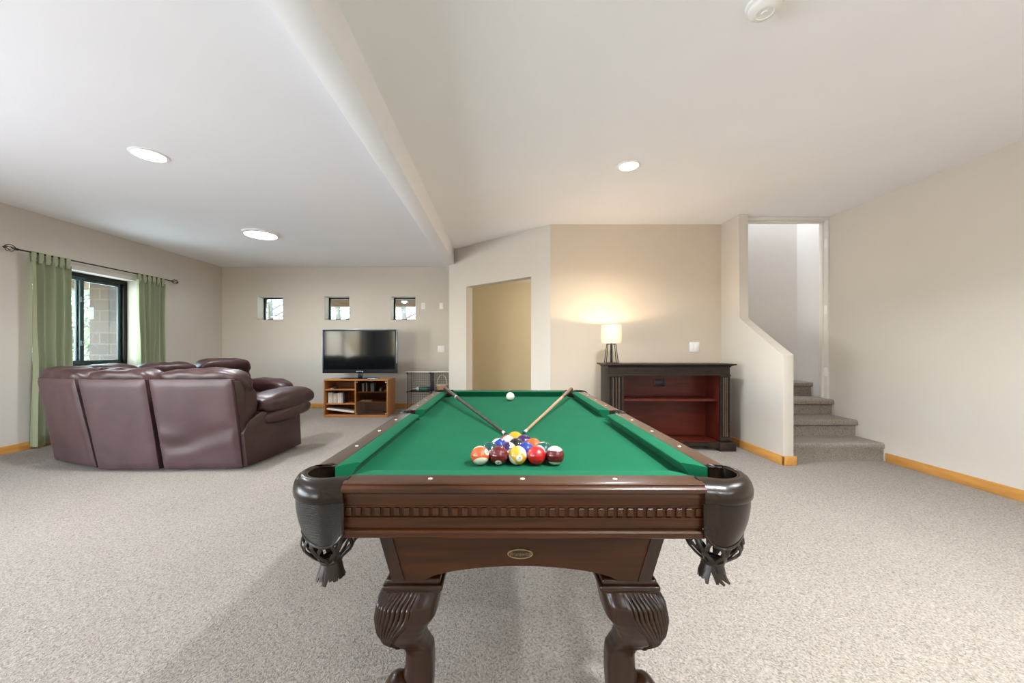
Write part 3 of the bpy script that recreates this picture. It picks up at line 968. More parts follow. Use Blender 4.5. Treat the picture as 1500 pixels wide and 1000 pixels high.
# carved legs
def leg(sx, sy):
    cx, cy = sx * .288, sy * .80
    lo = thing_leg = None
    mb = MB()
    # moulded cap
    mb2 = MB()
    for (z0_, z1_, g, bv) in ((.470, .488, .073, .007), (.457, .474, .080, .006), (.450, .462, .074, .004)):
        mb2.box(cx - g, cx + g, cy - g, cy + g, z0_, z1_, bv, 3)
    # stations: z, extent on the outer side, extent on the inner side
    stn = [(.462, .066, .070), (.45, .076, .072), (.421, .096, .066), (.385, .101, .060), (.367, .098, .046), (.349, .094, .033), (.322, .083, .022), (.291, .058, .027), (.270, .040, .034), (.250, .034, .042), (.213, .035, .044),
           (.17, .044, .044), (.13, .058, .042), (.09, .078, .036), (.05, .092, .030), (.015, .090, .030), (.0, .084, .028)]
    def stat(z):
        for (za, oa, ia), (zb_, ob, ib) in zip(stn[:-1], stn[1:]):
            if za >= z >= zb_:
                f = (za - z) / (za - zb_)
                f = f * f * (3 - 2 * f) * .35 + f * .65
                return oa + (ob - oa) * f, ia + (ib - ia) * f
        return stn[-1][1:]
    angs = [math.radians(-45 + 180 * k / 216) for k in range(217)] + [math.radians(135 + 180 * k / 28) for k in range(1, 28)]
    zs = [.462 - (.462 - .262) * k / 54 for k in range(55)] + [.262 - .262 * k / 30 for k in range(1, 31)]
    rings = []
    for z in zs:
        eo, ei = stat(z)
        o_, h = (eo - ei) / 2, (eo + ei) / 2
        ring = []
        v = (.455 - z) / (.455 - .274)
        S = .66 if v < .3 else max(.05, .66 - .58 * ((v - .3) / .7) ** 1.25)
        for a in angs:
            c_, s_ = math.cos(a), math.sin(a)
            r = h / (abs(c_) ** 3.6 + abs(s_) ** 3.6) ** (1 / 3.6)
            dg_ = math.degrees(a)
            t = (1 - 1 / math.tan(a)) / 2 if 45 <= dg_ <= 135 else ((1 - math.tan(a)) / 2 if -45 <= dg_ < 45 else 9)
            if 0 < v < 1.0 and t < S:
                q = t / S
                edge = min(1, (1 - abs(q)) * 8) * min(1, v * 10) * min(1, (1 - v) * 14)
                r += edge * (.0015 + .0060 * abs(math.sin(q * 9 * PI)) ** .7)
            ring.append((cx + sx * (o_ + r * c_), cy + sy * (o_ + r * s_), z))
        rings.append(ring)
    mb.loft(rings)
    lg = mb.build('leg', 'leg_wood', pt, angle=70)
    mb2.build('leg_cap', 'leg_wood', lg)
    # foot scroll
    ft = MB()
    ft.soft((cx + sx * .052, cy + sy * .025, .096), (.100, .125, .196), 2.2, 8)
    ft.build('foot', 'leg_wood', lg)
for sx in (-1, 1):
    for sy in (-1, 1):
        leg(sx, sy)

# ------------------------------------------------------------------ balls
BR = .02858
def ball_mat(name, col, kind, axis, num):
    m, nt, b = new_mat(name)
    tc = nt.nodes.new('ShaderNodeTexCoord')
    nrm = N(nt, 'ShaderNodeVectorMath', operation='NORMALIZE')
    nt.links.new(tc.outputs['Object'], nrm.inputs[0])
    ivory = (0.68, 0.62, 0.49)
    def dotn(v):
        d = N(nt, 'ShaderNodeVectorMath', operation='DOT_PRODUCT')
        nt.links.new(nrm.outputs[0], d.inputs[0]); d.inputs[1].default_value = v
        return d.outputs['Value']
    def gt(sock, th):
        g = N(nt, 'ShaderNodeMath', operation='GREATER_THAN'); g.inputs[1].default_value = th
        nt.links.new(sock, g.inputs[0]); return g.outputs[0]
    cur = None
    mix = lambda f, a, c: None
    def mixc(fac, a, c):
        mx = N(nt, 'ShaderNodeMixRGB')
        nt.links.new(fac, mx.inputs['Fac'])
        for s_, q in (('Color1', a), ('Color2', c)):
            if isinstance(q, tuple): mx.inputs[s_].default_value = (*q, 1)
            else: nt.links.new(q, mx.inputs[s_])
        return mx.outputs['Color']
    if kind == 'stripe':
        ab = N(nt, 'ShaderNodeMath', operation='ABSOLUTE'); nt.links.new(dotn(axis), ab.inputs[0])
        cur = mixc(gt(ab.outputs[0], .60), col, ivory)
    elif kind == 'cue':
        n = N(nt, 'ShaderNodeTexNoise', Scale=30.0); nt.links.new(tc.outputs['Object'], n.inputs['Vector'])
        cur = ramp(nt, n.outputs['Fac'], [(0.3, (0.78, 0.72, 0.58)), (0.7, (0.84, 0.78, 0.65))])
    else:
        cur = mixc(gt(dotn((0, 0, 1)), 2.0), col, ivory)
    if num is not None:
        cur = mixc(gt(dotn(num), math.cos(.36)), cur, ivory)
    nt.links.new(cur, b.inputs['Base Color'])
    b.inputs['Roughness'].default_value = 0.08
    b.inputs['Coat Weight'].default_value = 0.5
    return m

def vnorm(v): return tuple(Vector(v).normalized())
YEL, BLU, RED, PUR, ORA, GRN, MAR, BLK = (0.58, 0.30, 0.014), (0.010, 0.034, 0.22), (0.38, 0.007, 0.007), (0.032, 0.010, 0.075), (0.58, 0.085, 0.014), (0.005, 0.055, 0.048), (0.095, 0.005, 0.007), (0.008, 0.008, 0.009)
BX, BY = .0505, 1.133
BACK = (0, .8, .6)
balls = [  # row, slot, number, colour, kind, axis, number direction, label
    (0, 0, 13, ORA, 'stripe', (.15, -.63, -.77), (.76, -.30, .58), 'orange striped ball at the end of the nearest rack row, white underneath'),
    (0, 1, 7, MAR, 'solid', None, (-.05, -.81, -.575), 'solid maroon ball in the nearest rack row'),
    (0, 2, 9, YEL, 'stripe', (.78, .1, .6), (.2, -.98, .0), 'yellow striped ball numbered nine in the middle of the nearest rack row'),
    (0, 3, 3, RED, 'solid', None, (.1, .9, .3), 'solid bright red ball in the nearest rack row'),
    (0, 4, 15, MAR, 'stripe', (0.03, .11, .99), (.0, 1, -.1), 'maroon striped ball with a white top at the end of the rack'),
    (1, 0, 6, GRN, 'solid', None, (.1, -.99, -.02), 'solid dark green ball behind the orange striped ball'),
    (1, 1, 12, PUR, 'stripe', (.85, .02, .5), (.05, -.97, -.05), 'purple striped ball behind the maroon and yellow striped balls'),
    (1, 2, 2, BLU, 'solid', None, BACK, 'solid blue ball between the yellow striped and red balls'),
    (1, 3, 14, GRN, 'stripe', (-.62, -.6, -.05), (0, .3, .9), 'green striped ball behind the red and maroon striped balls'),
    (2, 0, 10, BLU, 'stripe', (.62, -.35, -.7), (-.5, .7, .2), 'blue striped ball at the rack edge behind the green ball'),
    (2, 1, 8, BLK, 'solid', None, BACK, 'black eight ball at the centre of the rack'),
    (2, 2, 5, ORA, 'solid', None, (.6, .6, .2), 'solid orange ball at the rack edge'),
    (3, 0, 11, RED, 'stripe', (.2, -.88, .42), (-.9, 0, .2), 'mostly white ball with a red stripe near the rack point'),
    (3, 1, 4, PUR, 'solid', None, (.4, .8, .1), 'solid dark purple ball beside the red striped one near the rack point'),
    (4, 0, 1, YEL, 'solid', None, BACK, 'solid yellow ball at the far point of the rack'),
]
sph = MB().sphere((0, 0, 0), BR, 40, 24)
proto_mesh = None
for row, slot, num, col, kind, axis, nd, lab in balls:
    d = 2 * BR + .0003
    x = BX + (slot - (4 - row) / 2) * d
    y = BY + row * d * math.sqrt(3) / 2
    if axis:
        A = Vector(axis).normalized(); Dn = Vector(nd); Dn = (Dn - A * Dn.dot(A)).normalized()
    else:
        A = None; Dn = Vector(nd).normalized()
    m = ball_mat('ball_%s_%s' % (kind, num), col, kind, tuple(A) if A else None, tuple(Dn))
    o = MB().sphere((0, 0, 0), BR, 40, 24).build('pool_ball', m, None, angle=180, loc=(x, y, ZB + BR + .0005))
    tag(o, lab, 'ball', 'racked pool balls')
    v_, f_ = text_data(str(num), .011 if num < 10 else .009, 0, 0, .0003)
    zax = Dn
    up = Vector((0, 0, 1)) if abs(Dn.z) < .9 else Vector((0, 1, 0))
    if num == 9: up = Vector((.5, 0, 1))
    xax = up.cross(zax).normalized(); yax = zax.cross(xax)
    pts = []
    for px, py, pz in v_:
        q = (zax * BR + xax * px + yax * py).normalized() * (BR + .00045)
        pts.append(q)
    mb = MB(); mb.faces(pts, f_); mb.build('number', 'black', o, smooth=False)
sph.bm.free()
o = MB().sphere((0, 0, 0), BR, 40, 24).build('cue_ball', ball_mat('cue_ball_ivory', (0.8, .75, .6), 'cue', None, None), None, angle=180, loc=(.063, 2.52, ZB + BR + .0005))
tag(o, 'plain white cue ball near the far cushion of the table', 'ball')

# ------------------------------------------------------------------ cues
M['cue_dark'] = wood('cue_dark_wood', (0.014, 0.007, 0.005), (0.042, 0.021, 0.013), (60, 60, 4), 0.25, 0.6)
M['cue_pale'] = wood('cue_maple', (0.33, 0.20, 0.11), (0.50, 0.33, 0.20), (60, 60, 4), 0.25, 0.6)
M['cue_butt'] = wood('cue_rosewood', (0.08, 0.03, 0.02), (0.18, 0.08, 0.05), (60, 60, 4), 0.25, 0.6)
def cue(tip, butt, label, shaft, buttm):
    tip, butt = Vector(tip), Vector(butt)
    Lc = (butt - tip).length
    t = thing('pool_cue', tip, label, 'pool cue', 'pool cues')
    t.rotation_euler = (butt - tip).to_track_quat('Z', 'Y').to_euler()
    MB().lathe([(.004, 0), (.0058, .003), (.006, .011)], 16).build('tip', 'case_dark', t)
    MB().lathe([(.006, .011), (.0062, .036)], 16).build('ferrule', 'case_white', t)
    rj = .0105
    MB().lathe([(.0061, .036), (rj, Lc * .70)], 20).build('shaft', shaft, t)
    MB().lathe([(rj + .0004, Lc * .70), (rj + .0006, Lc * .715)], 20).build('joint_ring', 'case_white' if shaft == 'cue_dark' else 'brass', t)
    MB().lathe([(rj, Lc * .715), (.0145, Lc - .006), (.013, Lc), (.004, Lc + .002)], 20).build('butt', buttm, t)
cue((.020, 1.508, .7485), (-.412, 2.715, .804), 'dark brown pool cue leaning out of the far left corner pocket', 'cue_dark', 'cue_dark')
cue((.094, 1.532, .7485), (.505, 2.655, .806), 'pale maple pool cue leaning out of the far right corner pocket', 'cue_pale', 'cue_butt')

# ------------------------------------------------------------------ bookcase with lamp
bc = thing('bookcase', (1.8, 4.1, 0), 'dark carved low bookcase with red cherry shelves and fluted pilasters', 'bookcase')
bxl, bxr, byf, byb = 1.155 - 1.8, 2.465 - 1.8, 3.965 - 4.1, 4.275 - 4.1
il, ir = 1.322 - 1.8, 2.36 - 1.8
MB().box(bxl, bxl + .03, byf + .02, byb, .09, .89, .003).build('side_panel', 'ebony', bc)
MB().box(bxr - .03, bxr, byf + .02, byb, .09, .89, .003).build('side_panel', 'ebony', bc)
MB().box(bxl + .03, bxr - .03, byb - .012, byb, .10, .88).build('back_panel', 'cherry', bc)
MB().box(il - .02, il, byf + .03, byb - .012, .10, .82, .002).build('inner_side', 'cherry', bc)
MB().box(ir, ir + .02, byf + .03, byb - .012, .10, .82, .002).build('inner_side', 'cherry', bc)
MB().box(il, ir, byf + .025, byb - .012, .075, .098, .002).build('bottom_board', 'cherry', bc)
MB().box(il + .001, ir - .001, byf + .035, byb - .013, .525, .548, .003).build('shelf', 'cherry', bc)
# cable cut-out with a dark grommet plate
MB().box(1.765 - 1.8, 1.895 - 1.8, byb - .018, byb - .011, .657, .748, .004).box(1.785 - 1.8, 1.875 - 1.8, byb - .022, byb - .016, .675, .730, .006).build('cable_plate', 'black', bc)
# pilasters with flutes
def pilaster(x0, x1):
    pts = []
    n = 64
    for i in range(n + 1):
        u = i / n
        x = x0 + (x1 - x0) * u
        fl = 0
        if .12 < u < .88:
            q = (u - .12) / .76 * 4
            fl = .004 + .014 * (1 - abs(math.cos(PI * q)) ** 3)
        pts.append((x, byf + fl))
    pts += [(x1, byf + .03), (x0, byf + .03)]
    mb = MB().prism(pts, 'z', .135, .80)
    mb.box(x0 - .003, x1 + .003, byf - .006, byf + .03, .10, .14, .004).box(x0 - .003, x1 + .003, byf - .006, byf + .03, .795, .815, .003)
    po = mb.build('pilaster', 'ebony', bc, angle=40)
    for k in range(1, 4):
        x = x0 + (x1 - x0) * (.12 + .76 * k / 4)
        MB().tube([(x, byf + .001, .15), (x, byf + .001, .785)], .0042, 8).build('fillet', 'ebony_glint_wear', po)  # glints on the worn flute ridges, added as lighter strips
pilaster(bxl, il); pilaster(ir, bxr)
# frieze with carved leaf scrolls
fm = MB().box(bxl, bxr, byf + .004, byf + .04, .812, .895, .003)
fm.box(bxl - .006, bxr + .006, byf - .006, byf + .03, .806, .818, .004)
fr_ = fm.build('frieze', 'ebony', bc)
cv = MB()
for k in range(22):
    x = il + (ir - il) * (k + .5) / 22
    s = 1 if k % 2 else -1
    pts = [(x + .018 * math.cos(a) * (1 - a / 9), byf + .003, .855 + s * .016 * math.sin(a) * (1 - a / 9)) for a in [j * .6 for j in range(9)]]
    cv.tube(pts, .003, 6)
    cv.soft((x + .02, byf + .004, .855 + s * .012), (.018, .006, .012), 2.2, 3)
cv.build('carving', 'ebony', fr_)
# crown top (moulded) and plinth
def moulded(prof, z):
    mb = MB()
    rings = []
    for o_, zz in prof:
        rings.append([(bxl - o_, byf - o_, zz), (bxr + o_, byf - o_, zz), (bxr + o_, byb, zz), (bxl - o_, byb, zz)])
    return mb.loft(rings)
moulded([(.0, .893), (.004, .898), (.008, .906), (.022, .914), (.038, .920), (.045, .922), (.045, .931), (.042, .934)], 0).build('crown_top', 'ebony', bc, angle=30)
pl = MB()
pl.box(bxl - .04, il + .03, byf - .045, byb, 0, .095, .008).box(ir - .03, bxr + .04, byf - .045, byb, 0, .095, .008)
pl.prism([(il + .02, .03), (il + .02, .09), (ir - .02, .09), (ir - .02, .03), (ir - .10, .03), (ir - .16, .055), (il + .16, .055), (il + .10, .03)], 'y', byf - .02, byf + .01)
pl.build('plinth', 'ebony', bc)

lm = thing('table_lamp', (1.226, 4.10, .934), 'lit table lamp with cream drum shade and black open frame base', 'lamp')
def frame_bar(a, b, r=.0048): return MB().tube([a, b], r, 8)
fb = MB()
w0, w1, hz = .066, .044, .212
cs = [(-1, -1), (1, -1), (1, 1), (-1, 1)]
for a in cs:
    fb.tube([(a[0] * w0, a[1] * w0 * .55, .006), (a[0] * w1, a[1] * w1 * .55, hz)], .0045, 8)
for k in range(4):
    a, b = cs[k], cs[(k + 1) % 4]
    fb.tube([(a[0] * w1, a[1] * w1 * .55, hz), (b[0] * w1, b[1] * w1 * .55, hz)], .0045, 8)
fb.box(-w0 - .004, w0 + .004, -w0 * .55 - .004, w0 * .55 + .004, 0, .010, .002)
fb.build('frame', 'black_metal', lm)
MB().lathe([(.014, .01), (.014, .205), (.006, .212), (.006, .25)], 16).build('stem', 'black_metal', lm)
MB().lathe([(.113, .222), (.109, .424), (.107, .424), (.111, .222)], 48, caps=False).build('lamp_shade', 'shade', lm)
b1 = MB().lathe([(.012, .25), (.013, .305), (.016, .318), (.026, .346), (.028, .366), (.02, .386), (.004, .394)], 20).build('bulb', 'bulb', lm)

# ------------------------------------------------------------------ television stand
ts = thing('tv_stand', (-2.32, 6.09, 0), 'orange wood television stand with open shelves and smoked glass doors', 'tv stand')
sl, sr, sf, sb, sz = -.512, .512, -.21, .205, .603
wv = .018
MB().box(sl, sr, sf, sb, sz - .022, sz, .003).build('top_panel', 'stand_wood', ts)
MB().box(sl, sl + wv, sf, sb, .02, sz - .022, .002).build('side_panel', 'stand_wood', ts)
MB().box(sr - wv, sr, sf, sb, .02, sz - .022, .002).build('side_panel', 'stand_wood', ts)
dvx = -.008
MB().box(dvx - .01, dvx + .01, sf + .004, sb, .03, sz - .022, .002).build('divider', 'stand_wood', ts)
MB().box(sl + wv, sr - wv, sb - .01, sb, .03, sz - .022).build('back_panel', 'stand_wood', ts)
MB().box(sl + .005, sr - .005, sf, sb, 0.0, .035, .002).build('base_panel', 'stand_wood', ts)
for x0_, x1_, z in ((sl + wv, dvx - .01, .436), (sl + wv, dvx - .01, .207), (dvx + .01, sr - wv, .394), (dvx + .01, sr - wv, .229)):
    MB().box(x0_, x1_, sf + (.01 if x1_ < .1 else .05), sb - .01, z - .008, z + .008, .002).build('shelf', 'stand_wood', ts)
gx0, gx1 = dvx + .012, sr - wv - .002
gm = (gx0 + gx1) / 2
for a, b in ((gx0, gm - .0015), (gm + .0015, gx1)):
    d_ = MB().box(a, b, sf - .001, sf + .004, .04, sz - .026).build('glass_door', 'smoke_glass', ts)
    hx = a + .012 if a < gm - .1 else b - .012
    for z in (.055, sz - .045):
        MB().box(hx - .012, hx + .012, sf - .005, sf + .007, z - .01, z + .01, .002).build('hinge', 'silver', d_)
    kx = b - .02 if a == gx0 else a + .02
tsx, tsy = -2.32, 6.09
# contents: white spined cases on middle shelf
x = -2.79
for k in range(9):
    wd = random.choice([.024, .027, .03])
    h = .165 + random.uniform(-.012, .008)
    o = MB().box(0, wd, 0, .12, 0, h, .0015, 1).build('book', ['paper', 'case_white', 'paper_tan', 'paper', 'paper_tan2'][k % 5] if k < 8 else 'case_dark', None, loc=(x, 5.94 + .012 * random.random(), .2155))
    tag(o, 'dark spined book closing the row on the open middle shelf' if k == 8 else 'pale spined book in the row on the open middle shelf of the stand', 'book', 'books on the middle shelf' )
    x += wd + .003
    if k == 8: o['group'] = 'end book'
o = MB().box(-.224, .224, -.12, .12, -.014, .014, .008, 3).build('white_board', 'paper', None, loc=(-2.578, 6.03, .100))
o.rotation_euler = (0, math.radians(7.5), 0)
tag(o, 'long white flat slab leaning inside the lowest open shelf', 'board')
o = thing('game_controller', (-2.70, 6.0, .445), 'small dark game controller on the top open shelf', 'controller')
MB().soft((0, 0, .02), (.10, .06, .035), 2.5, 5).build('body', 'case_dark', o)
MB().tube([(-.05, 0, .012), (-.065, -.02, .008), (-.05, -.045, .006), (.0, -.05, .006)], .005, 6).build('cable', 'case_white', o)
x = -2.275
rowc = [('case_dark', .03, .12), ('case_white', .024, .135), ('case_dark', .028, .13), ('case_white', .018, .14), ('case_dark', .05, .12), ('case_blue', .05, .135), ('case_dark', .03, .11)]
labs = ['dark case at the divider end of the shelf behind smoked glass', 'first white case from the divider behind smoked glass', 'dark case between the two white cases', 'thin second white case behind smoked glass',
        'dark case between the white and pale blue cases', 'wide pale blue case behind smoked glass', 'short dark case beside the pale blue one']
for (mt, wd, h), lb in zip(rowc, labs):
    o = MB().box(0, wd, 0, .13, 0, h, .0015, 1).build('video_case', mt, None, loc=(x, 5.95, .4025))
    tag(o, lb, 'case', 'video cases behind glass')
    x += wd + .004
o = thing('figurine', (-1.955, 5.97, .4025), 'small white figurine on the upper glass door shelf', 'figurine')
MB().soft((0, 0, .018), (.035, .03, .036), 2.2, 4).sphere((.004, 0, .042), .012, 12, 8).build('body', 'case_white', o)
o = thing('figurine', (-1.87, 5.98, .4025), 'pale trinket at the hinge end of the glass door shelf', 'figurine')
MB().soft((0, 0, .014), (.05, .03, .028), 2.2, 4).build('body', 'paper_tan', o)
o = MB().box(-.09, .09, -.06, .06, 0, .022, .004).build('papers', 'paper_tan', None, loc=(-2.19, 6.03, .2375))
tag(o, 'low tan box on the lower shelf behind the smoked glass doors', 'box')

# ------------------------------------------------------------------ television
tv = thing('television', (-2.335, 6.10, .604), 'black flat screen television on the wood stand', 'television')
hw = .614
bz, tz = .690 - .604, 1.412 - .604
MB().box(-hw, hw, -.02, .05, bz, tz, .008, 3).build('housing', 'black', tv)
MB().box(-hw + .03, hw - .03, -.024, -.018, bz + .065, tz - .03, .001, 1).build('screen', 'screen', tv)
M['clear_edge'] = plain('clear_acrylic_edge', (0.35, 0.42, 0.46), 0.1, var=0.05, spec=0.8)
MB().box(-hw - .006, -hw + .006, -.022, .0, bz + .16, tz, .002).box(hw - .006, hw + .006, -.022, .0, bz + .16, tz, .002).box(-hw, hw, -.022, 0, tz - .004, tz + .006, .002).build('edge_trim', 'clear_edge', tv)
MB().box(-.035, .035, .0, .03, .012, bz + .01, .006).build('neck', 'black', tv)
ring = lambda r, z: [(r * .33 * math.cos(2 * PI * k / 40), r * .13 * math.sin(2 * PI * k / 40), z) for k in range(40)]
MB().loft([ring(1, 0), ring(1, .006), ring(.94, .012)]).build('stand_foot', 'screen', tv)
v_, f_ = text_data('SAMSUNG', .026, .0005, 0, .0006)
mb = MB(); mb.faces([(px, -.0208 - pz, py + bz + .030) for px, py, pz in v_], f_); mb.build('logo', 'silver', tv)
o = MB().box(-.08, .08, -.035, .035, 0, .016, .005).build('remote_control', 'silver', None, loc=(-2.05, 5.915, .604))
o.rotation_euler.z = .1
tag(o, 'pale grey remote control lying on the stand in front of the television', 'remote control')

# ------------------------------------------------------------------ wire rack
wr = thing('wire_rack', (-1.64, 6.44, 0), 'black wire grid cube rack with white top boards by the angled wall', 'rack')
def grid_panel(p, u, v, nu, nv, name='grid_panel'):
    p, u, v = Vector(p), Vector(u), Vector(v)
    mb = MB()
    for i in range(nu + 1):
        r = .004 if i in (0, nu) else .0017
        a = p + u * (i / nu); mb.tube([a, a + v], r, 5)
    for j in range(nv + 1):
        r = .004 if j in (0, nv) else .0017
        a = p + v * (j / nv); mb.tube([a, a + u], r, 5)
    mb.build(name, 'black_metal', wr)
cw, ch, cd = .40, .335, .30
for i in range(2):
    x0_ = i * (cw + .012)
    for j in range(2):
        z0_ = .006 + j * ch
        grid_panel((x0_, cd, z0_), (cw, 0, 0), (0, 0, ch), 10, 8)
        grid_panel((x0_, 0, z0_), (0, cd, 0), (0, 0, ch), 7, 8)
        grid_panel((x0_, 0, z0_), (cw, 0, 0), (0, cd, 0), 10, 7, 'wire_shelf')
    grid_panel((x0_ + cw, 0, .006), (0, cd, 0), (0, 0, 2 * ch), 7, 16)
    MB().box(x0_ - .045 if i == 0 else x0_, x0_ + cw + .006, -.01, cd, .006 + 2 * ch + .004, .006 + 2 * ch + .018, .003).build('top_board', 'white', wr)
    for z in (.006, .006 + ch, .006 + 2 * ch - .006):
        for xx in (x0_, x0_ + cw):
            MB().soft((xx, -.004, z), (.03, .014, .03), 3, 3).build('connector', 'black', wr)
b_ = thing('bottle', (-1.56, 6.56, .341 + .0415), 'green and white bottle lying on the middle shelf of the wire rack', 'bottle')
b_.rotation_euler = (0, PI / 2, 0)
MB().lathe([(.012, 0), (.014, .03), (.014, .04), (.03, .07), (.034, .08), (.034, .10)], 20).build('cap', 'case_white', b_)
MB().lathe([(.0345, .10), (.0345, .25)], 20).build('sleeve', 'green_label', b_)
MB().lathe([(.034, .25), (.034, .30), (.026, .31)], 20).build('base', 'case_dark', b_)
bk = thing('basket', (-1.055, 6.58, .348), 'small wicker basket with a pale hoop handle on the wire rack', 'basket')
MB().lathe([(.07, 0), (.09, .05), (.098, .10), (.092, .10), (.084, .05), (.064, .008)], 28).build('bowl', 'wicker', bk)
MB().tube([(.094 * math.cos(2 * PI * k / 24), .094 * math.sin(2 * PI * k / 24), .10) for k in range(25)], .010, 8).build('rim', 'wicker_pale', bk)
MB().tube([(.088 * math.cos(a), 0, .10 + .18 * math.sin(a)) for a in [PI * k / 18 for k in range(19)]], .007, 8).build('handle', 'wicker_pale', bk)

# ------------------------------------------------------------------ sectional sofa
so = thing('sectional_sofa', (-3.2, 3.9, 0), 'burgundy leather sectional sofa with its back to the pool table', 'sofa')
S0 = Vector((-3.2, 3.9, 0))
def L3(x, y, z): return Vector((x, y, z)) - S0
base_poly = [(-2.325, 3.40), (-2.27, 4.14), (-3.25, 4.2), (-2.93, 5.03), (-3.70, 5.42), (-4.36, 4.0), (-4.22, 3.62), (-3.6, 3.37)]
MB().prism([(x - S0.x, y - S0.y) for x, y in base_poly], 'z', .03, .30, .01, 2).build('base', 'sofa_dark', so)
# back panels facing the camera, leaning outwards towards the top
def back_panel(b0, b1, t0_, t1_, zb, zt, thick=.05, dent=None, seed=0, mat='sofa_back'):
    b0, b1, t0_, t1_ = Vector(b0), Vector(b1), Vector(t0_), Vector(t1_)
    nu, nv = 26, 26
    mb = MB()
    nrm = Vector((b1.y - b0.y, -(b1.x - b0.x), 0)).normalized()     # towards camera
    if nrm.y > 0: nrm = -nrm
    def P(u, v, back):
        p = b0.lerp(b1, u).lerp(t0_.lerp(t1_, u), v)
        z = zb + (zt - zb) * v
        e = min(u, 1 - u, v, 1 - v)
        off = .018 * min(1, e / .06) ** .5
        off += .003 * noise.noise(Vector((u * 4 + seed, v * 4, 0)))
        if dent: off += dent(u, v) * min(1, e / .05)
        q = Vector((p.x, p.y, z)) + (nrm * off if not back else -nrm * thick)
        return q - S0
    fr = [[P(i / nu, j / nv, False) for i in range(nu + 1)] for j in range(nv + 1)]
    bk_ = [[P(i / nu, j / nv, True) for i in range(nu + 1)] for j in range(nv + 1)]
    F = [[mb.bm.verts.new(q) for q in r] for r in fr]; B = [[mb.bm.verts.new(q) for q in r] for r in bk_]
    for j in range(nv):
        for i in range(nu):
            mb.bm.faces.new((F[j][i], F[j][i + 1], F[j + 1][i + 1], F[j + 1][i]))
            mb.bm.faces.new((B[j][i], B[j + 1][i], B[j + 1][i + 1], B[j][i + 1]))
    for i in range(nu):
        mb.bm.faces.new((F[0][i], B[0][i], B[0][i + 1], F[0][i + 1])); mb.bm.faces.new((F[nv][i], F[nv][i + 1], B[nv][i + 1], B[nv][i]))
    for j in range(nv):
        mb.bm.faces.new((F[j][0], F[j + 1][0], B[j + 1][0], B[j][0])); mb.bm.faces.new((F[j][nu], B[j][nu], B[j + 1][nu], F[j + 1][nu]))
    return mb.build('back_panel', mat, so, angle=45)
def dents(u, v):
    # sagging vinyl: folds fanning from the lower left of the panel
    d = 0
    r = math.hypot(u - .02, v - .42)
    d += .020 * math.exp(-((v - .42 + .25 * u) / .06) ** 2) * math.exp(-u / .18)
    d -= .018 * math.exp(-((v - .30 + .12 * u) / .07) ** 2) * math.exp(-u / .35)
    d += .010 * math.exp(-((v - .10 - .22 * u) / .05) ** 2) * min(1, u * 3) * .8
    d -= .012 * math.exp(-((v - .20 - .30 * u) / .06) ** 2) * min(1, u * 3)
    d += .006 * math.sin(7 * u + 3 * v) * math.exp(-((v - .3) / .25) ** 2)
    return d
back_panel((-4.285, 3.545), (-3.625, 3.305), (-4.26, 3.39), (-3.70, 3.195), .03, .83, seed=1)
back_panel((-3.595, 3.295), (-3.055, 3.295), (-3.665, 3.190), (-3.06, 3.165), .02, .83, seed=2)
back_panel((-3.015, 3.30), (-2.34, 3.335), (-3.025, 3.165), (-2.325, 3.175), .02, .83, dent=dents, seed=3)
# frame wings behind the panels: dark side of the back beside the arm
mb = MB()
mb.prism([(3.36 - S0.y, .10), (3.20 - S0.y, .815), (3.32 - S0.y, .815), (3.50 - S0.y, .42), (3.50 - S0.y, .10)], 'x', -2.43 - S0.x, -2.318 - S0.x, .012, 2)
mb.build('back_frame', 'sofa', so)
MB().prism([(3.37 - S0.y, .03), (3.25 - S0.y, .80), (3.36 - S0.y, .80), (3.48 - S0.y, .03)], 'x', -3.62 - S0.x, -2.43 - S0.x, .01, 1).build('back_lining', 'sofa_dark', so)
# back cushions (puffy, tops rise above the panels)
def back_cushion(x, y, w_, z0_, z1_, rzdeg, tilt, seed, d_=.26, name='back_cushion'):
    R_ = Matrix.Rotation(math.radians(rzdeg), 4, 'Z') @ Matrix.Rotation(math.radians(tilt), 4, 'X')
    hz_ = z1_ - z0_
    def fn(q):
        # head roll at the top that tips back over the panel
        v = q.z / hz_ + .5
        q = q.copy()
        q.y += -.045 * max(0, v - .72) / .28
        pin = math.exp(-((v - .66) / .06) ** 2)
        q.y += (.03 if q.y < 0 else -.03) * pin
        return q
    mb = MB().soft(L3(x, y, (z0_ + z1_) / 2), (w_, d_, hz_), 4.5, 16, R_, .015, 8.0, seed, fn)
    return mb.build(name, 'sofa', so, angle=180)
back_cushion(-3.97, 3.47, .70, .36, .935, -19, 8, 1.0, .25)
back_cushion(-3.37, 3.38, .60, .36, .925, 0, 8, 4.0, .25)
back_cushion(-2.68, 3.39, .76, .36, .925, 2, 8, 8.0, .25)
# wedge and far wing, facing the room at an angle
wd_ = Vector((.42, .907, 0)); wnv = Vector((.907, -.42, 0))
wdeg = math.degrees(math.atan2(wd_.y, wd_.x))
back_cushion(-4.30, 3.98, .62, .40, .935, wdeg + 22, 8, 11.0, .26)
back_cushion(-4.13, 4.52, .62, .40, .935, wdeg, 8, 14.0, .26)
back_cushion(-3.86, 5.10, .68, .40, .965, wdeg, 6, 17.0, .30)
# outer shell of the wing back
mb = MB()
pA, pB = Vector((-4.46, 4.02, 0)), Vector((-3.80, 5.44, 0))
ring = []
for p in (pA, pB):
    ring.append([p - S0 + Vector((0, 0, .03)), p - S0 - wnv * .07 + Vector((0, 0, .82)), p - S0 + wnv * .04 + Vector((0, 0, .82)), p - S0 + wnv * .14 + Vector((0, 0, .03))])
mb.loft(ring).build('wing_back', 'sofa_back', so)
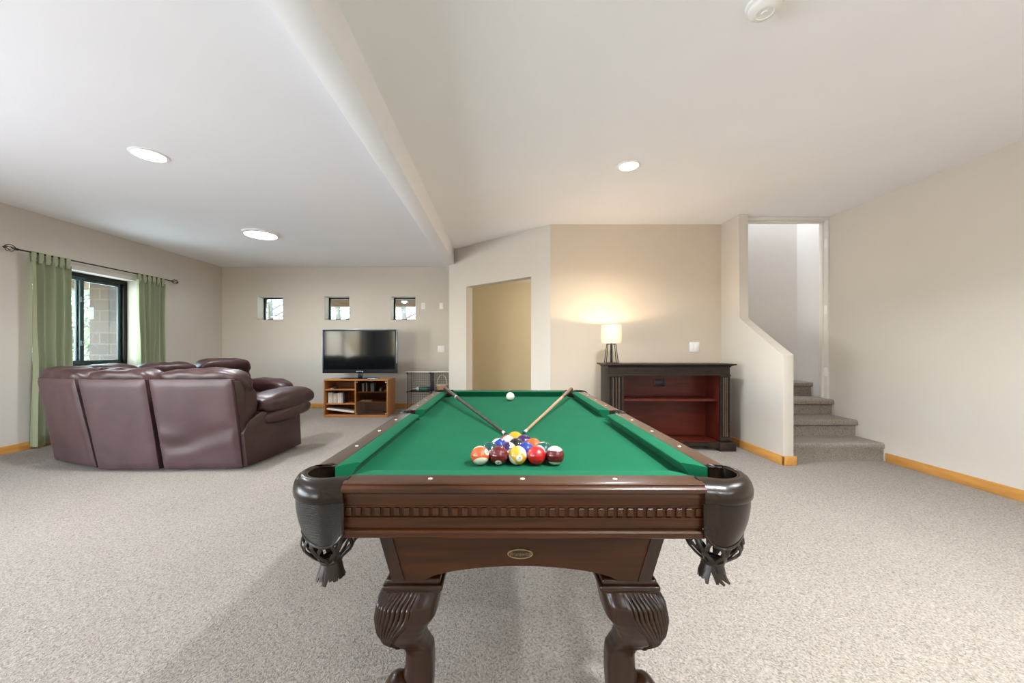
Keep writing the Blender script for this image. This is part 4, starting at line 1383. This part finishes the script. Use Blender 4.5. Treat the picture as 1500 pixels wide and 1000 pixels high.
# seats
def seat(x, y, w_, d_, rzdeg, seed):
    R_ = Matrix.Rotation(math.radians(rzdeg), 4, 'Z')
    MB().soft(L3(x, y, .385), (w_, d_, .21), 4.5, 10, R_, .006, 6.0, seed).build('seat_cushion', 'sofa', so, angle=180)
seat(-2.82, 3.86, .62, .66, 0, 1); seat(-3.40, 3.88, .56, .66, 0, 2)
seat(-3.83, 4.05, .66, .66, 35, 3); seat(-3.62, 4.55, .58, .68, wdeg, 4); seat(-3.36, 5.02, .54, .68, wdeg, 5)
# arms: upholstered side with two stacked rolls
mb = MB()
mb.prism([(3.345 - S0.y, .03), (3.30 - S0.y, .34), (3.37 - S0.y, .44), (3.52 - S0.y, .50), (4.10 - S0.y, .44), (4.13 - S0.y, .03)], 'x', -2.50 - S0.x, -2.30 - S0.x, .012, 2)
a1 = mb.build('arm', 'sofa', so)
for v in a1.data.vertices:       # the arm side runs slightly outwards towards its front
    yy = v.co.y + S0.y
    v.co.x += (yy - 3.34) * .085
def arm_roll(c, size, rzdeg, pitch, seed, parent, name):
    R_ = Matrix.Rotation(math.radians(rzdeg), 4, 'Z') @ Matrix.Rotation(math.radians(pitch), 4, 'X')
    def fn(q):
        v = q.y / size[1] + .5
        q = q.copy()
        q.z -= .035 * max(0, v - .75) / .25 * (1 if q.z > 0 else .2)
        return q
    MB().soft(L3(*c), size, 3.0, 12, R_, .010, 9.0, seed, fn).build(name, 'sofa', parent, angle=180)
arm_roll((-2.335, 3.95, .565), (.36, .84, .215), -4, 1.5, 3.0, a1, 'arm_pad')
arm_roll((-2.325, 3.93, .445), (.33, .74, .17), -4, 4.0, 5.0, a1, 'arm_roll')
# far arm
mb = MB()
pc = Vector((-3.36, 5.30, 0))
Rm = Matrix.Translation(L3(pc.x, pc.y, 0)) @ Matrix.Rotation(math.atan2(wnv.y, wnv.x), 4, 'Z')
mb.box(-.42, .40, -.09, .09, .03, .46, .015, 2, mat=Rm)
a2 = mb.build('arm', 'sofa', so)
adeg = math.degrees(math.atan2(wnv.y, wnv.x)) - 90
arm_roll((-3.33, 5.28, .575), (.30, .88, .20), adeg, 0, 7.0, a2, 'arm_pad')
arm_roll((-3.33, 5.28, .465), (.27, .80, .15), adeg, 0, 9.0, a2, 'arm_roll')

# ------------------------------------------------------------------ outdoors (seen through the windows)
structure(MB().box(-30, XL - .26, -12, 30, -.3, -.08).box(XL - .26, 14, 7.1, 30, -.3, -.08).build('ground', 'soil'), 'dry ground outside', 'ground')
structure(MB().box(-8.4, XL - .27, -5, 9.8, -.08, -.02).build('patio', 'patio'), 'concrete porch floor outside the window', 'patio')
structure(MB().box(-8.5, XL - .26, -5, 7.30, 2.55, 2.7).build('porch_roof', 'timber'), 'timber porch roof outside', 'roof')
structure(MB().box(-4.75, 1.0, 7.06, 9.6, 2.38, 2.5).box(-4.75, 1.0, 9.4, 9.6, 2.17, 2.38).build('deck_roof', 'timber'), 'dark porch ceiling outside the small windows', 'roof')
pl_ = thing('porch_light', (-2.36, 9.0, 2.38), 'small lit porch light seen through the small window nearest the doorway', 'porch light')
MB().lathe([(.05, 0), (.05, -.02), (.012, -.03), (.012, -.12), (.06, -.13)], 20).build('fixture_base', 'bronze', pl_)
MB().lathe([(.06, -.13), (.07, -.145), (.06, -.165), (.03, -.18), (.002, -.183)], 20).build('globe', 'can', pl_)
MBm = MB().box(-8.35, -8.1, -5, 7.25, 2.25, 2.55, .01)
tag(MBm.build('porch_beam', 'timber'), 'brown timber beam under the porch roof outside the window', 'beam', kind='structure')
pr = thing('pier', (-7.25, 6.86, -.02), 'block pier holding up the porch outside the window', 'pier')
MB().box(-.17, .17, -.21, .21, 0, 2.57).build('shaft', 'brick', pr, smooth=False)
MB().box(-.24, .24, -.28, .28, 2.40, 2.57, .01).build('capital', 'timber', pr)

def tree(x, y, h, r, n, mat, label, seed):
    rnd = random.Random(seed)
    t = thing('tree', (x, y, -.1), label, 'tree', 'trees outside the windows')
    mb = MB().tube([(0, 0, 0), (.05, .03, h * .3), (-.04, .05, h * .6), (0, 0, h * .9)], [.14, .11, .08, .03], 8)
    for k in range(9):
        a = rnd.uniform(0, 2 * PI); z = h * rnd.uniform(.12, .8)
        mb.tube([(0, 0, z), (r * .45 * math.cos(a), r * .45 * math.sin(a), z + .25), (r * .85 * math.cos(a), r * .85 * math.sin(a), z + .4)], [.045, .03, .01], 6)
    mb.build('trunk', 'bark', t)
    lb = MB()
    vs, fs = [], []
    for k in range(n):
        while True:
            p = Vector((rnd.uniform(-1, 1), rnd.uniform(-1, 1), rnd.uniform(-1, 1)))
            if p.length < 1: break
        p = Vector((p.x * r, p.y * r, h * .52 + p.z * h * .5))
        if noise.noise(p * 1.5 + Vector((seed, 0, 0))) < -.12: continue
        s = rnd.uniform(.04, .085)
        d = Vector((rnd.gauss(0, 1), rnd.gauss(0, 1), rnd.gauss(0, 1))).normalized()
        e = d.orthogonal().normalized(); g = d.cross(e)
        i = len(vs)
        vs += [p - e * s, p + g * s * .45, p + e * s, p - g * s * .45]
        fs.append((i, i + 1, i + 2, i + 3))
    lb.faces(vs, fs)
    lb.build('crown', mat, t, smooth=False)
tree(-9.75, 8.2, 4.4, 1.2, 4500, 'leaf2', 'pale green tree beyond the porch seen left of the pier', 1)
tree(-11.95, 10.6, 5.2, 1.4, 4500, 'leaf', 'darker green tree farther off behind the pale one', 2)
tree(-7.85, 12.5, 5.0, 1.1, 3000, 'leaf2', 'tree seen through the small window nearest the corner', 3)
tree(-5.55, 12.5, 5.2, 1.1, 3000, 'leaf2', 'tree seen through the middle small window', 4)
tree(-3.3, 12.5, 5.0, 1.1, 3000, 'leaf2', 'tree seen through the small window nearest the doorway', 5)

# ------------------------------------------------------------------ lights
def area(name, loc, rot, sx, sy, power, col, spread=180, shape='RECTANGLE'):
    l = bpy.data.lights.new(name, 'AREA')
    l.shape = shape; l.size = sx; l.size_y = sy; l.energy = power; l.color = col; l.spread = math.radians(spread)
    o = bpy.data.objects.new(name, l); COL.objects.link(o); o.location = loc; o.rotation_euler = rot
    return o
COOL = (0.84, 0.92, 1.0); NEUT = (0.90, 0.95, 1.0); WARM = (1.0, 0.73, 0.43)
area('daylight_door', (XL - .45, (DY0 + DY1) / 2, .95), (0, math.radians(-126), 0), 1.9, DY1 - DY0 - .1, 230, COOL)
for i, (a, b) in enumerate(RW):
    area('daylight_rear', ((a + b) / 2, YF - .60, .95), (math.radians(125), 0, 0), b - a - .1, 1.7, 8, NEUT)
area('daylight_window', (XL - .30, (WY0 + WY1) / 2, 1.45), (0, -PI / 2, 0), 1.15, 1.15, 26, COOL)
for x, y, r, p in ((1.05, 3.03, .07, 34), (-2.73, 2.862, .09, 44), (1.05, .3, .07, 62), (-2.73, .2, .09, 36), (2.2, 1.0, .07, 54), (1.05, -1.4, .07, 52), (2.4, -1.4, .07, 60)):
    area('can_and_fill_lamp', (x, y, H - .012), (0, 0, 0), 2 * r, 2 * r, p, NEUT, 140, 'DISK')  # lamps at the modelled fixtures, plus unseen fill lamps added to brighten the room
area('flush_lamp', (-3.14, 4.82, H - .045), (0, 0, 0), .36, .36, 36, NEUT, 170, 'DISK')
area('stairwell_daylight', (3.1, 4.45, 4.42), (math.radians(32), 0, 0), .6, .26, 80, (0.90, 0.95, 1.0))
def point(name, loc, power, col, r):
    l = bpy.data.lights.new(name, 'POINT'); l.energy = power; l.color = col; l.shadow_soft_size = r
    o = bpy.data.objects.new(name, l); COL.objects.link(o); o.location = loc
    return o
point('lamp_bulb', (1.226, 4.10, .934 + .404), 15, WARM, .009)
point('hall_lamp', (1.5, 5.6, 1.9), 34, (1.0, .90, .72), .08)
sun = bpy.data.lights.new('sun', 'SUN'); sun.energy = 9.0; sun.angle = .01; sun.color = (1, .96, .9)
so_ = bpy.data.objects.new('sun', sun); COL.objects.link(so_)
so_.rotation_euler = Vector((-.30, -.60, -1.0)).to_track_quat('-Z', 'Y').to_euler()

wd = bpy.data.worlds.new('sky'); scene.world = wd; wd.use_nodes = True
nt = wd.node_tree
bg = nt.nodes['Background']
sky = nt.nodes.new('ShaderNodeTexSky')
try:
    sky.sky_type = 'NISHITA'; sky.sun_disc = False; sky.sun_elevation = math.radians(50); sky.sun_rotation = math.radians(200)
except Exception: pass
nt.links.new(sky.outputs['Color'], bg.inputs['Color'])
bg.inputs['Strength'].default_value = 2.2

# ------------------------------------------------------------------ camera
cam = bpy.data.cameras.new('camera')
cam.sensor_width = 36.0; cam.lens = 540 / 1500 * 36.0
cam.shift_x = 16 / 1500; cam.shift_y = 10 / 1500
cam.clip_start = .05; cam.clip_end = 200
co = bpy.data.objects.new('camera', cam); COL.objects.link(co)
co.location = (0, 0, 1.1); co.rotation_euler = (PI / 2, 0, 0)
scene.camera = co

vs_ = scene.view_settings
vs_.view_transform = 'Standard'; vs_.look = 'None'; vs_.gamma = 1.0; vs_.exposure = 0.12
vs_.use_curve_mapping = False
scene.cycles.use_denoising = True
scene.cycles.max_bounces = 10
scene.cycles.diffuse_bounces = 7
scene.cycles.transparent_max_bounces = 12
scene.cycles.caustics_reflective = False
scene.cycles.caustics_refractive = False
scene.cycles.sample_clamp_indirect = 6.0
